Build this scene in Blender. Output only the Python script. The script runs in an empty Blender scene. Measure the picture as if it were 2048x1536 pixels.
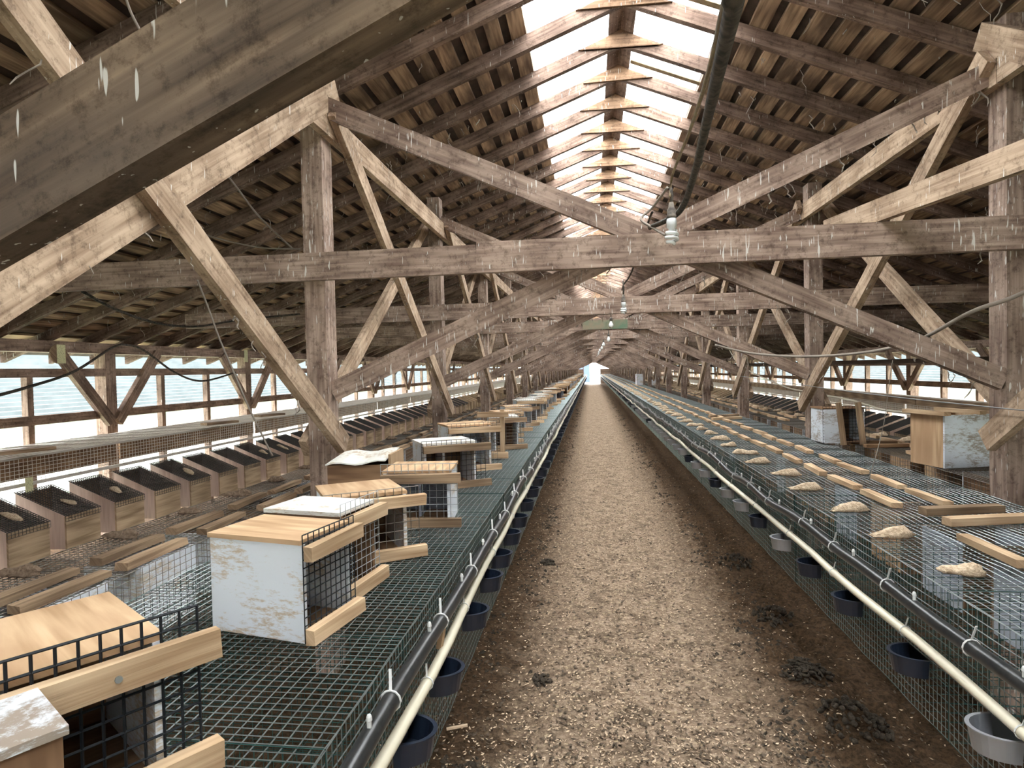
import bpy, math, random
import numpy as np
from mathutils import Vector, Matrix, noise

random.seed(7)
scene = bpy.context.scene
COL = scene.collection

# ------------------------------------------------------------------ camera
FPX, ROLL, VPX, VPY = 1200.0, 0.022, 1182.0, 736.0      # focal length and vanishing point in 2048x1536 pixels
CAM = Vector((-0.243, 0.0, 1.6))
d = Vector((VPX - 1024, -(VPY - 768), -FPX)).normalized()
u = Vector((-ROLL, 1.0, 0.0)); u.z = -(u.x * d.x + u.y * d.y) / d.z; u.normalize()
r = d.cross(u)
W2C = Matrix((r, d, u)).transposed()                     # world axes as columns, in camera space
cam_data = bpy.data.cameras.new('camera')
cam_data.sensor_width = 36.0
cam_data.lens = FPX / 2048 * 36.0
cam_data.clip_start = 0.02
cam_data.clip_end = 400
cam = bpy.data.objects.new('camera', cam_data)
COL.objects.link(cam)
cam.matrix_world = Matrix.Translation(CAM) @ W2C.transposed().to_4x4()
scene.camera = cam

# ------------------------------------------------------------------ sky, exposure
world = bpy.data.worlds.new('overcast_sky')
scene.world = world
world.use_nodes = True
bg = world.node_tree.nodes['Background']
bg.inputs[0].default_value = (0.93, 0.96, 1.0, 1)
bg.inputs[1].default_value = 1.0
vs = scene.view_settings
vs.view_transform = 'Standard'; vs.look = 'None'; vs.gamma = 1.0; vs.use_curve_mapping = False
vs.exposure = 4.3
scene.cycles.max_bounces = 7
scene.cycles.diffuse_bounces = 3
scene.cycles.glossy_bounces = 2
scene.cycles.transparent_max_bounces = 12
scene.cycles.sample_clamp_indirect = 8.0
SHED0, SHED1 = -7.0, 60.0
ML, MR, ZR = 0.375, 0.415, 3.80                          # roof slopes left and right, underside of rafters at the ridge
YM, YL = (SHED0 + SHED1) / 2, SHED1 - SHED0

# ------------------------------------------------------------------ materials
def mat_base(name):
    m = bpy.data.materials.new(name); m.use_nodes = True
    nt = m.node_tree
    b = nt.nodes['Principled BSDF']
    return m, nt, b
def N(nt, typ, **kw):
    n = nt.nodes.new(typ)
    for k, v in kw.items():
        if k == 'inp':
            for i, x in v.items(): n.inputs[i].default_value = x
        else: setattr(n, k, v)
    return n
def ramp(nt, fac, stops):
    n = nt.nodes.new('ShaderNodeValToRGB'); nt.links.new(fac, n.inputs[0])
    cr = n.color_ramp
    while len(cr.elements) < len(stops): cr.elements.new(0.5)
    for e, (p, c) in zip(cr.elements, stops):
        e.position = p; e.color = c if len(c) == 4 else (*c, 1)
    return n.outputs[0]
def mix(nt, fac, a, b, mode='MIX'):
    n = nt.nodes.new('ShaderNodeMix'); n.data_type = 'RGBA'; n.blend_type = mode
    for s, v in ((n.inputs[0], fac), (n.inputs[6], a), (n.inputs[7], b)):
        if hasattr(v, 'is_linked'): nt.links.new(v, s)
        else: s.default_value = v if not isinstance(v, tuple) or len(v) == 4 else (*v, 1)
    return n.outputs[2]
def vmul(nt, vec, s):
    n = nt.nodes.new('ShaderNodeVectorMath'); n.operation = 'MULTIPLY'
    nt.links.new(vec, n.inputs[0]); n.inputs[1].default_value = s
    return n.outputs[0]
def noise_tex(nt, vec, scale, detail=3, rough=0.55, dist=0.0):
    n = nt.nodes.new('ShaderNodeTexNoise'); nt.links.new(vec, n.inputs['Vector'])
    n.inputs['Scale'].default_value = scale; n.inputs['Detail'].default_value = detail
    n.inputs['Roughness'].default_value = rough; n.inputs['Distortion'].default_value = dist
    return n.outputs[0]
def bump(nt, b, h, strength, dist=0.01):
    n = nt.nodes.new('ShaderNodeBump'); n.inputs['Strength'].default_value = strength; n.inputs['Distance'].default_value = dist
    nt.links.new(h, n.inputs['Height']); nt.links.new(n.outputs[0], b.inputs['Normal'])
def wood(name, dark, light, streak=0.0, stain=None, var=0.25, grain=55.0, rough=0.85):
    """sawn wood: grain runs along u (metres); streak adds pale bird-lime runs; stain a second blotchy colour"""
    m, nt, b = mat_base(name)
    uv = nt.nodes.new('ShaderNodeUVMap').outputs[0]
    oi = nt.nodes.new('ShaderNodeObjectInfo')
    off = nt.nodes.new('ShaderNodeVectorMath'); off.operation = 'MULTIPLY_ADD'
    cmb = nt.nodes.new('ShaderNodeCombineXYZ')
    nt.links.new(oi.outputs['Random'], cmb.inputs[0]); nt.links.new(oi.outputs['Random'], cmb.inputs[1])
    nt.links.new(cmb.outputs[0], off.inputs[0]); off.inputs[1].default_value = (37.0, 19.0, 0); nt.links.new(uv, off.inputs[2])
    v = off.outputs[0]
    g1 = noise_tex(nt, vmul(nt, v, (1.6, grain, 1)), 1.0, 5, 0.6, 0.6)
    w = nt.nodes.new('ShaderNodeTexWave'); w.wave_type = 'RINGS'; w.rings_direction = 'Y'
    nt.links.new(vmul(nt, v, (0.4, 20.0, 1)), w.inputs['Vector'])
    w.inputs['Scale'].default_value = 2.2; w.inputs['Distortion'].default_value = 5.0; w.inputs['Detail'].default_value = 2.5
    w.inputs['Detail Scale'].default_value = 0.8
    gm = mix(nt, 0.22, g1, w.outputs[0])
    col = ramp(nt, gm, [(0.28, dark), (0.70, light)])
    big = noise_tex(nt, vmul(nt, v, (2.2, 7.0, 1)), 1.0, 4)
    if stain:
        col = mix(nt, ramp(nt, big, [(0.46, (0, 0, 0)), (0.66, (0.8, 0.8, 0.8))]), col, stain)
    else:
        col = mix(nt, 0.5, col, ramp(nt, big, [(0.3, (0.7, 0.7, 0.7)), (0.7, (1, 1, 1))]), 'MULTIPLY')
    if streak > 0:                                      # ingrained dirt specks and scuffs
        gp = nt.nodes.new('ShaderNodeNewGeometry').outputs['Position']
        dirt = noise_tex(nt, gp, 26.0, 9, 0.78)
        col = mix(nt, 0.85, col, ramp(nt, dirt, [(0.36, (0.42, 0.40, 0.38)), (0.5, (1, 1, 1)), (0.7, (1.0, 1.0, 1.0))]), 'MULTIPLY')
    hv = nt.nodes.new('ShaderNodeHueSaturation'); nt.links.new(col, hv.inputs['Color'])
    mr = nt.nodes.new('ShaderNodeMapRange'); nt.links.new(oi.outputs['Random'], mr.inputs[0])
    mr.inputs[3].default_value = 1 - var; mr.inputs[4].default_value = 1 + var
    nt.links.new(mr.outputs[0], hv.inputs['Value'])
    col = hv.outputs[0]
    if streak > 0:
        pos = nt.nodes.new('ShaderNodeNewGeometry').outputs['Position']
        s = noise_tex(nt, vmul(nt, pos, (105, 105, 13)), 1.0, 1.5)
        patch = noise_tex(nt, vmul(nt, pos, (2.5, 2.5, 2.5)), 1.0, 1)
        sm = nt.nodes.new('ShaderNodeMath'); sm.operation = 'MULTIPLY_ADD'
        nt.links.new(patch, sm.inputs[0]); sm.inputs[1].default_value = 0.22; nt.links.new(s, sm.inputs[2])
        f = ramp(nt, sm.outputs[0], [(0.85 - streak * 0.1, (0, 0, 0)), (0.875 - streak * 0.1, (0.8, 0.8, 0.8))])
        col = mix(nt, f, col, (0.62, 0.6, 0.55))
    nt.links.new(col, b.inputs['Base Color'])
    b.inputs['Roughness'].default_value = rough
    b.inputs['Specular IOR Level'].default_value = 0.2
    bump(nt, b, gm, 0.35, 0.004)
    return m
def plain(name, col, rough=0.6, metal=0.0, var=None, scale=20.0, spec=0.5, bumps=0.0):
    m, nt, b = mat_base(name)
    b.inputs['Roughness'].default_value = rough; b.inputs['Metallic'].default_value = metal
    b.inputs['Specular IOR Level'].default_value = spec
    if var:
        tc = nt.nodes.new('ShaderNodeTexCoord').outputs['Object']
        n = noise_tex(nt, tc, scale, 4)
        nt.links.new(ramp(nt, n, [(0.35, col), (0.65, var)]), b.inputs['Base Color'])
        if bumps: bump(nt, b, n, bumps, 0.01)
    else:
        b.inputs['Base Color'].default_value = (*col, 1)
    return m
def laminate(name, base, rust, amount=0.5):
    """white board with brown rub marks and rusty stain"""
    m, nt, b = mat_base(name)
    tc = nt.nodes.new('ShaderNodeTexCoord').outputs['Object']
    oi = nt.nodes.new('ShaderNodeObjectInfo')
    ad = nt.nodes.new('ShaderNodeVectorMath'); nt.links.new(tc, ad.inputs[0]); nt.links.new(oi.outputs['Location'], ad.inputs[1])
    n1 = noise_tex(nt, vmul(nt, ad.outputs[0], (1, 1, 1.6)), 5.5, 3)
    n2 = noise_tex(nt, vmul(nt, ad.outputs[0], (25, 25, 90)), 1.6, 6, 0.75)
    mm = nt.nodes.new('ShaderNodeMath'); mm.operation = 'MULTIPLY'; nt.links.new(n1, mm.inputs[0]); nt.links.new(n2, mm.inputs[1])
    f = ramp(nt, mm.outputs[0], [(0.30 - amount * 0.08, (0, 0, 0)), (0.37 - amount * 0.04, (0.85, 0.85, 0.85))])
    nt.links.new(mix(nt, f, base, rust), b.inputs['Base Color'])
    b.inputs['Roughness'].default_value = 0.5
    return m

M = {}
M['timber'] = wood('grey_brown_timber', (0.165, 0.108, 0.083), (0.415, 0.306, 0.24), 0.7, None, 0.14)
M['timber_light'] = wood('pale_timber', (0.235, 0.155, 0.10), (0.51, 0.375, 0.265), 0.4, None, 0.12)
M['timber_dark'] = wood('stained_timber', (0.065, 0.044, 0.03), (0.27, 0.192, 0.13), 0.3, (0.085, 0.065, 0.052), 0.05, 40)
M['rafter'] = wood('rafter_timber', (0.105, 0.067, 0.05), (0.29, 0.20, 0.155), 0.4, None, 0.2)
M['collar'] = wood('collar_timber', (0.12, 0.068, 0.04), (0.36, 0.225, 0.14), 0.5, None, 0.25)
M['roof_board'] = wood('roof_board_wood', (0.14, 0.086, 0.055), (0.44, 0.30, 0.195), 0.0, (0.09, 0.06, 0.044), 0.3, 35)
M['roof_sheet'] = plain('dark_roof_sheet', (0.045, 0.032, 0.026), 0.9, 0, (0.09, 0.062, 0.05), 8)
M['wall_wood'] = wood('wall_timber', (0.17, 0.115, 0.085), (0.42, 0.30, 0.225), 0.1, None, 0.2)
M['new_wood'] = wood('fresh_lath_wood', (0.36, 0.225, 0.125), (0.68, 0.495, 0.315), 0.0, None, 0.15, 70)
M['old_lath'] = wood('weathered_lath_wood', (0.16, 0.10, 0.06), (0.42, 0.29, 0.18), 0.0, None, 0.25, 70)
M['ply'] = wood('plywood', (0.36, 0.22, 0.118), (0.63, 0.44, 0.27), 0.0, (0.42, 0.26, 0.15), 0.15, 22)
M['ply_brown'] = wood('brown_plywood', (0.12, 0.065, 0.035), (0.30, 0.18, 0.10), 0.0, None, 0.2, 14)
M['pink_wood'] = wood('pinkish_board', (0.52, 0.38, 0.31), (0.74, 0.57, 0.48), 0.0, None, 0.15, 10)
M['box_wood'] = wood('nest_box_front_wood', (0.24, 0.16, 0.095), (0.50, 0.36, 0.23), 0.0, None, 0.2, 25)
M['lam'] = laminate('white_laminate', (0.72, 0.755, 0.80, 1), (0.50, 0.37, 0.23, 1), 0.55)
M['lam_rust'] = laminate('rust_stained_white_board', (0.62, 0.66, 0.70, 1), (0.22, 0.15, 0.09, 1), 0.75)
M['lam_grey'] = laminate('bluish_board', (0.36, 0.40, 0.47, 1), (0.14, 0.12, 0.11, 1), 0.2)
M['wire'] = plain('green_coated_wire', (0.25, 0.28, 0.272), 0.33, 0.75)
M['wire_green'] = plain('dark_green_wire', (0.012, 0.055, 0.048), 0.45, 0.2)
M['wire_old'] = plain('rusty_wire', (0.15, 0.13, 0.108), 0.5, 0.55)
M['wire_dust'] = plain('dusty_pale_wire', (0.55, 0.50, 0.43), 0.75, 0.1)
M['lid_wire'] = plain('dark_grey_wire', (0.06, 0.055, 0.05), 0.6, 0.3)
M['net_black'] = plain('black_netting', (0.010, 0.012, 0.015), 0.6, 0, None, 20, 0.2)
M['net_steel'] = plain('galvanised_netting', (0.34, 0.36, 0.37), 0.45, 0.7)
M['black'] = plain('black_plastic', (0.016, 0.018, 0.02), 0.35)
M['pipe_black'] = plain('black_pipe', (0.012, 0.013, 0.014), 0.3, 0, (0.03, 0.03, 0.029), 60)
M['pipe_white'] = plain('cream_pipe', (0.62, 0.56, 0.43), 0.4)
M['tie_white'] = plain('pale_plastic', (0.62, 0.62, 0.60), 0.5)
M['cup_blue'] = plain('blue_black_plastic', (0.012, 0.018, 0.032), 0.3)
M['cup_grey'] = plain('grey_aluminium', (0.36, 0.37, 0.39), 0.42, 0.6)
M['feed'] = plain('beige_feed', (0.40, 0.29, 0.19), 0.95, 0, (0.62, 0.49, 0.35), 90, 0.1, 0.8)
M['feed_old'] = plain('dried_feed', (0.11, 0.075, 0.05), 0.95, 0, (0.24, 0.17, 0.12), 70, 0.1, 0.8)
M['manure'] = plain('dark_manure', (0.028, 0.022, 0.016), 0.9, 0, (0.075, 0.058, 0.042), 60, 0.15, 0.6)
M['manure_brown'] = plain('brown_manure', (0.10, 0.058, 0.03), 0.95, 0, (0.2, 0.12, 0.065), 40, 0.1, 0.6)
M['chip'] = plain('pale_wood_chip', (0.62, 0.46, 0.31), 0.9)
M['chip_dark'] = plain('dark_litter_bit', (0.10, 0.07, 0.045), 0.9)
M['dust'] = plain('grey_dust', (0.24, 0.20, 0.165), 1.0)
M['cable'] = plain('black_cable', (0.022, 0.018, 0.015), 0.9, 0, (0.10, 0.08, 0.06), 60)
M['cable_brown'] = plain('yellowish_cable', (0.28, 0.21, 0.11), 0.7, 0, (0.18, 0.13, 0.075), 30)
M['bulb_white'] = plain('white_bulb_glass', (0.75, 0.77, 0.76), 0.25)
M['bulb_base'] = plain('pale_bulb_base', (0.66, 0.68, 0.69), 0.4, 0, (0.55, 0.55, 0.53), 50)
M['socket'] = plain('dusty_socket', (0.06, 0.05, 0.045), 0.8, 0, (0.22, 0.18, 0.14), 40)
M['steel'] = plain('nail_steel', (0.35, 0.36, 0.36), 0.4, 0.8)
M['metal_roof'] = plain('corrugated_steel', (0.115, 0.132, 0.130), 0.8, 0.0, (0.09, 0.105, 0.104), 3, 0.0)
M['shed_wall'] = plain('pale_shed_wall', (0.75, 0.75, 0.72), 0.8)
M['cream'] = laminate('cream_lid_board', (0.74, 0.72, 0.66, 1), (0.45, 0.32, 0.2, 1), 0.3)
M['concrete'] = plain('pale_concrete', (0.62, 0.62, 0.60), 0.9)
M['blue_dark'] = plain('dark_blue_paint', (0.03, 0.05, 0.09), 0.5)

def card_material():
    m, nt, b = mat_base('yellow_record_card')
    uv = nt.nodes.new('ShaderNodeTexCoord').outputs['Object']
    n = noise_tex(nt, vmul(nt, uv, (1, 260, 90)), 1.0, 2)
    f = ramp(nt, n, [(0.56, (0, 0, 0)), (0.62, (0.8, 0.8, 0.8))])
    nt.links.new(mix(nt, f, (0.62, 0.60, 0.34), (0.12, 0.12, 0.10)), b.inputs['Base Color'])
    b.inputs['Roughness'].default_value = 0.8
    return m
M['card'] = card_material()

def floor_material():
    m, nt, b = mat_base('litter_floor')
    pos = nt.nodes.new('ShaderNodeNewGeometry').outputs['Position']
    sep = nt.nodes.new('ShaderNodeSeparateXYZ'); nt.links.new(pos, sep.inputs[0])
    fine = noise_tex(nt, pos, 42.0, 7, 0.78)
    mid = noise_tex(nt, pos, 7.0, 5, 0.65)
    chips = nt.nodes.new('ShaderNodeTexVoronoi'); chips.inputs['Scale'].default_value = 75.0
    nt.links.new(pos, chips.inputs['Vector'])
    col = ramp(nt, fine, [(0.30, (0.10, 0.065, 0.042)), (0.50, (0.34, 0.24, 0.165)), (0.66, (0.60, 0.455, 0.33))])
    col = mix(nt, ramp(nt, mid, [(0.38, (0.55, 0.55, 0.55)), (0.55, (0, 0, 0))]), col, (0.085, 0.058, 0.036))
    col = mix(nt, ramp(nt, chips.outputs['Color'], [(0.80, (0, 0, 0)), (0.86, (0.6, 0.6, 0.6))]), col, (0.58, 0.44, 0.28))
    # dark droppings and damp litter lie under and along the cages, the trodden aisle is clean
    ab = nt.nodes.new('ShaderNodeMath'); ab.operation = 'ABSOLUTE'
    sh = nt.nodes.new('ShaderNodeMath'); sh.operation = 'ADD'; nt.links.new(sep.outputs[0], sh.inputs[0]); sh.inputs[1].default_value = 0.03
    nt.links.new(sh.outputs[0], ab.inputs[0])
    md = nt.nodes.new('ShaderNodeMath'); md.operation = 'MULTIPLY_ADD'; nt.links.new(mid, md.inputs[0]); md.inputs[1].default_value = 0.9
    nt.links.new(ab.outputs[0], md.inputs[2])
    edge = ramp(nt, md.outputs[0], [(0.95, (0, 0, 0)), (1.0, (0, 0, 0))])
    mr = nt.nodes.new('ShaderNodeMapRange'); nt.links.new(md.outputs[0], mr.inputs[0])
    mr.inputs[1].default_value = 0.82; mr.inputs[2].default_value = 1.2; mr.clamp = True
    dung = ramp(nt, fine, [(0.35, (0.03, 0.02, 0.012)), (0.68, (0.15, 0.09, 0.05))])
    col = mix(nt, mr.outputs[0], col, dung)
    nt.links.new(col, b.inputs['Base Color'])
    b.inputs['Roughness'].default_value = 1.0; b.inputs['Specular IOR Level'].default_value = 0.1
    bump(nt, b, fine, 0.9, 0.015)
    return m
M['floor'] = floor_material()

def grass_material():
    m, nt, b = mat_base('grass_and_gravel')
    pos = nt.nodes.new('ShaderNodeNewGeometry').outputs['Position']
    a = noise_tex(nt, pos, 1.3, 4)
    g = ramp(nt, noise_tex(nt, pos, 22.0, 4), [(0.3, (0.06, 0.16, 0.03)), (0.7, (0.22, 0.42, 0.10))])
    nt.links.new(mix(nt, ramp(nt, a, [(0.42, (0, 0, 0)), (0.55, (1, 1, 1))]), g, (0.55, 0.54, 0.50)), b.inputs['Base Color'])
    b.inputs['Roughness'].default_value = 1.0
    return m
M['grass'] = grass_material()

def panel_material():
    m, nt, b = mat_base('clear_skylight_plastic')
    nt.nodes.remove(b)
    out = nt.nodes['Material Output']
    t = nt.nodes.new('ShaderNodeBsdfTransparent'); t.inputs[0].default_value = (0.96, 0.97, 0.97, 1)
    tr = nt.nodes.new('ShaderNodeBsdfTranslucent'); tr.inputs[0].default_value = (0.9, 0.9, 0.86, 1)
    mx = nt.nodes.new('ShaderNodeMixShader'); mx.inputs[0].default_value = 0.3
    nt.links.new(t.outputs[0], mx.inputs[1]); nt.links.new(tr.outputs[0], mx.inputs[2]); nt.links.new(mx.outputs[0], out.inputs[0])
    return m
M['skylight'] = panel_material()

# ------------------------------------------------------------------ mesh helpers
class MB:
    def __init__(s): s.v = []; s.f = []; s.uv = []
    def add(s, vs, fs, ax=None, si=None, up=None, off=None):
        b = len(s.v); s.v += [tuple(p) for p in vs]
        if off is None: off = (random.random() * 9, random.random() * 9)
        for f in fs:
            s.f.append([b + i for i in f])
            for i in f:
                p = Vector(vs[i])
                if ax is None: s.uv.append((p.x + off[0], p.y + p.z + off[1]))
                else: s.uv.append((p.dot(ax) + off[0], p.dot(si) + p.dot(up) + off[1]))
        return s
    def box(s, x0, x1, y0, y1, z0, z1, axis=None):
        vs = [(x, y, z) for x in (x0, x1) for y in (y0, y1) for z in (z0, z1)]
        fs = [(0, 1, 3, 2), (4, 6, 7, 5), (0, 4, 5, 1), (2, 3, 7, 6), (0, 2, 6, 4), (1, 5, 7, 3)]
        dims = (abs(x1 - x0), abs(y1 - y0), abs(z1 - z0))
        a = axis if axis is not None else dims.index(max(dims))
        E = [Vector((1, 0, 0)), Vector((0, 1, 0)), Vector((0, 0, 1))]
        return s.add(vs, fs, E[a], E[(a + 1) % 3], E[(a + 2) % 3])
    def beam(s, p0, p1, w, h, up=(0, 0, 1), jit=0.0):
        p0 = Vector(p0); p1 = Vector(p1); ax = (p1 - p0).normalized()
        up = Vector(up); si = ax.cross(up).normalized(); up = si.cross(ax).normalized()
        vs = []
        for p in (p0, p1):
            for a, b_ in ((-1, -1), (1, -1), (1, 1), (-1, 1)):
                q = p + si * (a * w / 2) + up * (b_ * h / 2)
                if jit: q = q + Vector([random.uniform(-jit, jit) for _ in range(3)])
                vs.append(q)
        fs = [(3, 2, 1, 0), (4, 5, 6, 7), (0, 1, 5, 4), (1, 2, 6, 5), (2, 3, 7, 6), (3, 0, 4, 7)]
        return s.add(vs, fs, ax, si, up)
    def prism(s, poly, e, ax):
        """poly: list of 3d points, extruded by vector e; grain along ax"""
        e = Vector(e); n = len(poly); ax = Vector(ax).normalized()
        si = e.normalized()
        if abs(si.dot(ax)) > .95: si = (Vector(poly[1]) - Vector(poly[0])).normalized()
        up = ax.cross(si).normalized()
        vs = [Vector(p) for p in poly] + [Vector(p) + e for p in poly]
        fs = [tuple(range(n))[::-1], tuple(range(n, 2 * n))] + [(i, (i + 1) % n, n + (i + 1) % n, n + i) for i in range(n)]
        return s.add(vs, fs, ax, si, up)
    def wire(s, p0, p1, rad):
        p0 = Vector(p0); p1 = Vector(p1); ax = (p1 - p0).normalized()
        t = Vector((0, 0, 1)) if abs(ax.z) < 0.9 else Vector((1, 0, 0))
        a = ax.cross(t).normalized() * rad; c = ax.cross(a).normalized() * rad
        vs = [p0 + a, p0 + c, p0 - a, p0 - c, p1 + a, p1 + c, p1 - a, p1 - c]
        return s.add(vs, [(0, 1, 5, 4), (1, 2, 6, 5), (2, 3, 7, 6), (3, 0, 4, 7)], off=(0, 0))
    def polywire(s, pts, rad):
        vs = []; n = len(pts)
        for i, p in enumerate(pts):
            p = Vector(p); ax = (Vector(pts[min(i + 1, n - 1)]) - Vector(pts[max(i - 1, 0)])).normalized()
            t = Vector((0, 0, 1)) if abs(ax.z) < 0.9 else Vector((1, 0, 0))
            a = ax.cross(t).normalized() * rad; c = ax.cross(a).normalized() * rad
            vs += [p + a, p + c, p - a, p - c]
        fs = [(4 * i + j, 4 * i + (j + 1) % 4, 4 * i + 4 + (j + 1) % 4, 4 * i + 4 + j) for i in range(n - 1) for j in range(4)]
        return s.add(vs, fs, off=(0, 0))
    def net(s, o, U, V, nu, nv, rad, wave=0.0, seg=1):
        """a sheet of crossing wires: nu wires run along V spaced over U, nv wires run along U spaced over V"""
        o = Vector(o); U = Vector(U); V = Vector(V); nrm = U.cross(V).normalized(); rad0 = rad
        for i in range(nu + 1):
            a = o + U * (i / nu)
            rad = rad0 * 1.25 if wave else rad0
            if wave and seg > 1:
                ph = random.random() * 0.8
                s.polywire([a + V * (j / seg) + nrm * (wave * math.sin(j * 1.9 + ph)) for j in range(seg + 1)], rad)
            else: s.wire(a, a + V, rad)
        for j in range(nv + 1):
            a = o + V * (j / nv); s.wire(a, a + U, rad0 * (.9 if wave else 1))
        return s
    def tube(s, pts, rad, n=8, caps=True):
        pts = [Vector(p) for p in pts]; m = len(pts); vs = []; fs = []
        ref = Vector((0, 0, 1))
        for i, p in enumerate(pts):
            ax = (pts[min(i + 1, m - 1)] - pts[max(i - 1, 0)]).normalized()
            t = ref if abs(ax.dot(ref)) < 0.95 else Vector((1, 0, 0))
            a = ax.cross(t).normalized(); c = a.cross(ax).normalized()
            rr = rad[i] if isinstance(rad, (list, tuple)) else rad
            vs += [p + a * (rr * math.cos(2 * math.pi * k / n)) + c * (rr * math.sin(2 * math.pi * k / n)) for k in range(n)]
        for i in range(m - 1):
            fs += [(i * n + k, i * n + (k + 1) % n, (i + 1) * n + (k + 1) % n, (i + 1) * n + k) for k in range(n)]
        if caps: fs += [tuple(range(n))[::-1], tuple(range((m - 1) * n, m * n))]
        return s.add(vs, fs, off=(0, 0))
    def lathe(s, prof, n=20, c=(0, 0, 0)):
        vs = []; fs = []; m = len(prof)
        for (rr, z) in prof:
            vs += [(c[0] + rr * math.cos(2 * math.pi * k / n), c[1] + rr * math.sin(2 * math.pi * k / n), c[2] + z) for k in range(n)]
        for i in range(m - 1):
            fs += [(i * n + k, i * n + (k + 1) % n, (i + 1) * n + (k + 1) % n, (i + 1) * n + k) for k in range(n)]
        fs += [tuple(range(n))[::-1], tuple(range((m - 1) * n, m * n))]
        return s.add(vs, fs, off=(0, 0))
    def mesh(s, name, mat, smooth=False):
        me = bpy.data.meshes.new(name)
        me.from_pydata(s.v, [], s.f)
        uvl = me.uv_layers.new(name='UVMap')
        uvl.data.foreach_set('uv', np.array(s.uv, dtype=np.float32).ravel())
        me.materials.append(M[mat] if isinstance(mat, str) else mat)
        if smooth: me.polygons.foreach_set('use_smooth', [True] * len(me.polygons))
        me.update()
        return me

def obj(name, me, parent=None, loc=(0, 0, 0), rot=None, mat=None, smooth=False):
    """me: a mesh (shared) or an MB"""
    if isinstance(me, MB): me = me.mesh(name, mat, smooth)
    o = bpy.data.objects.new(name, me)
    o.location = loc
    if rot: o.rotation_euler = rot
    if parent is not None: o.parent = parent
    COL.objects.link(o)
    return o
def empty(name, loc=(0, 0, 0), rot=None):
    o = bpy.data.objects.new(name, None); o.location = loc
    if rot: o.rotation_euler = rot
    o.empty_display_size = 0.1
    COL.objects.link(o); return o
def tag(o, label, cat=None, group=None, kind=None):
    o['label'] = label
    if cat: o['category'] = cat
    if group: o['group'] = group
    if kind: o['kind'] = kind
    return o
ORD = ('first second third fourth fifth sixth seventh eighth ninth tenth eleventh twelfth thirteenth fourteenth fifteenth '
       'sixteenth seventeenth eighteenth nineteenth twentieth').split()
def ray(px, py):
    c = Vector((px - 1024, -(py - 768), -FPX)); return W2C.transposed() @ c
def at(px, py, axis, val):
    """the point of the place that the photograph shows at a pixel, on the plane x, y or z = val"""
    dd = ray(px, py); return CAM + dd * ((val - CAM[axis]) / dd[axis])
BAY, Y0, NB = 2.4, 0.5, 25
YK = [Y0 + BAY * k for k in range(NB)]
def zl(x): return ZR - ML * abs(x)      # underside of rafters, left slope
def zr(x): return ZR - MR * abs(x)
XWL, XWR = -4.95, 4.70

# ================================================================== SETTING
# ---- floor
def make_floor():
    xs = list(np.linspace(XWL - 0.3, -1.3, 26)) + list(np.arange(-1.27, 1.3, 0.03)) + list(np.linspace(1.33, XWR + 0.3, 24))
    ys = [SHED0]; y = SHED0
    while y < SHED1:
        y += 0.14 if y < 1.6 else 0.03 if y < 7 else 0.07 if y < 14 else 0.22 if y < 30 else 0.6
        ys.append(min(y, SHED1))
    vs = []; nx = len(xs)
    for y in ys:
        for x in xs:
            ax = abs(x + 0.12)
            e = max(0.0, min(1.0, (ax - 0.55) / 0.35))
            n1 = noise.noise(Vector((x * 3, y * 3, 0.3))); n2 = noise.noise(Vector((x * 14, y * 14, 4.0))); n3 = noise.noise(Vector((x * 45, y * 45, 9.0)))
            z = 0.012 * n1 + 0.006 * n2 + 0.004 * n3 + e * (0.035 + 0.05 * max(0, n1) + 0.03 * n2 + 0.012 * n3)
            vs.append((x, y, z - 0.01))
    fs = [(j * nx + i, j * nx + i + 1, (j + 1) * nx + i + 1, (j + 1) * nx + i) for j in range(len(ys) - 1) for i in range(nx - 1)]
    b = MB(); b.v = vs; b.f = fs; b.uv = [(0, 0)] * (4 * len(fs))
    return obj('floor', b, mat='floor', smooth=True)
tag(make_floor(), 'brown earth floor strewn with litter and wood shavings between the cages', 'floor', kind='structure')

g = MB()
g.box(-60, XWL - 0.3, -30, 110, -0.2, -0.06); g.box(XWR + 0.3, 60, -30, 110, -0.2, -0.06)
tag(obj('ground_outside', g, mat='grass'), 'pale gravel and grass ground outside both long sides of the shed', 'ground', kind='structure')
g = MB(); g.box(XWL - 0.3, XWR + 0.3, SHED1, 110, -0.2, -0.02)
tag(obj('ground_yard', g, mat='concrete'), 'bright concrete yard beyond the far doorway', 'ground', kind='structure')

# ---- ceiling: rafters, collars, boards, sheets, skylight
ceiling = empty('ceiling'); tag(ceiling, 'dark timber roof with board sheathing and a bright ridge skylight', 'roof', kind='structure')
XE_L, XE_R = -5.45, 5.2
rl, rr_ = [], []
for v in range(3):
    b = MB(); b.prism([(0, 0, ZR), (0, 0, ZR + .095), (XE_L, 0, zl(XE_L) + .095), (XE_L, 0, zl(XE_L))], (0, 0.045, 0), (1, 0, ML)); rl.append(b.mesh('rafter', 'rafter'))
    b = MB(); b.prism([(0, 0, ZR), (XE_R, 0, zr(XE_R)), (XE_R, 0, zr(XE_R) + .095), (0, 0, ZR + .095)], (0, 0.045, 0), (1, 0, -MR)); rr_.append(b.mesh('rafter', 'rafter'))
cm = []
for v in range(3):
    b = MB(); a, c = random.uniform(.25, .32), random.uniform(.25, .33)
    zb = ZR - .025 + random.uniform(-.006, .006)
    b.prism([(-a, 0, zb), (c, 0, zb + random.uniform(-.008, .008)), (c - .03, 0, zr(c) + .083), (0, 0, ZR + .094), (-a + .03, 0, zl(a) + .085)], (0, -0.02, 0), (1, 0, 0)); cm.append(b.mesh('collar', 'collar'))
y = 0.38 - 0.48 * 15; i = 0
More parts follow.
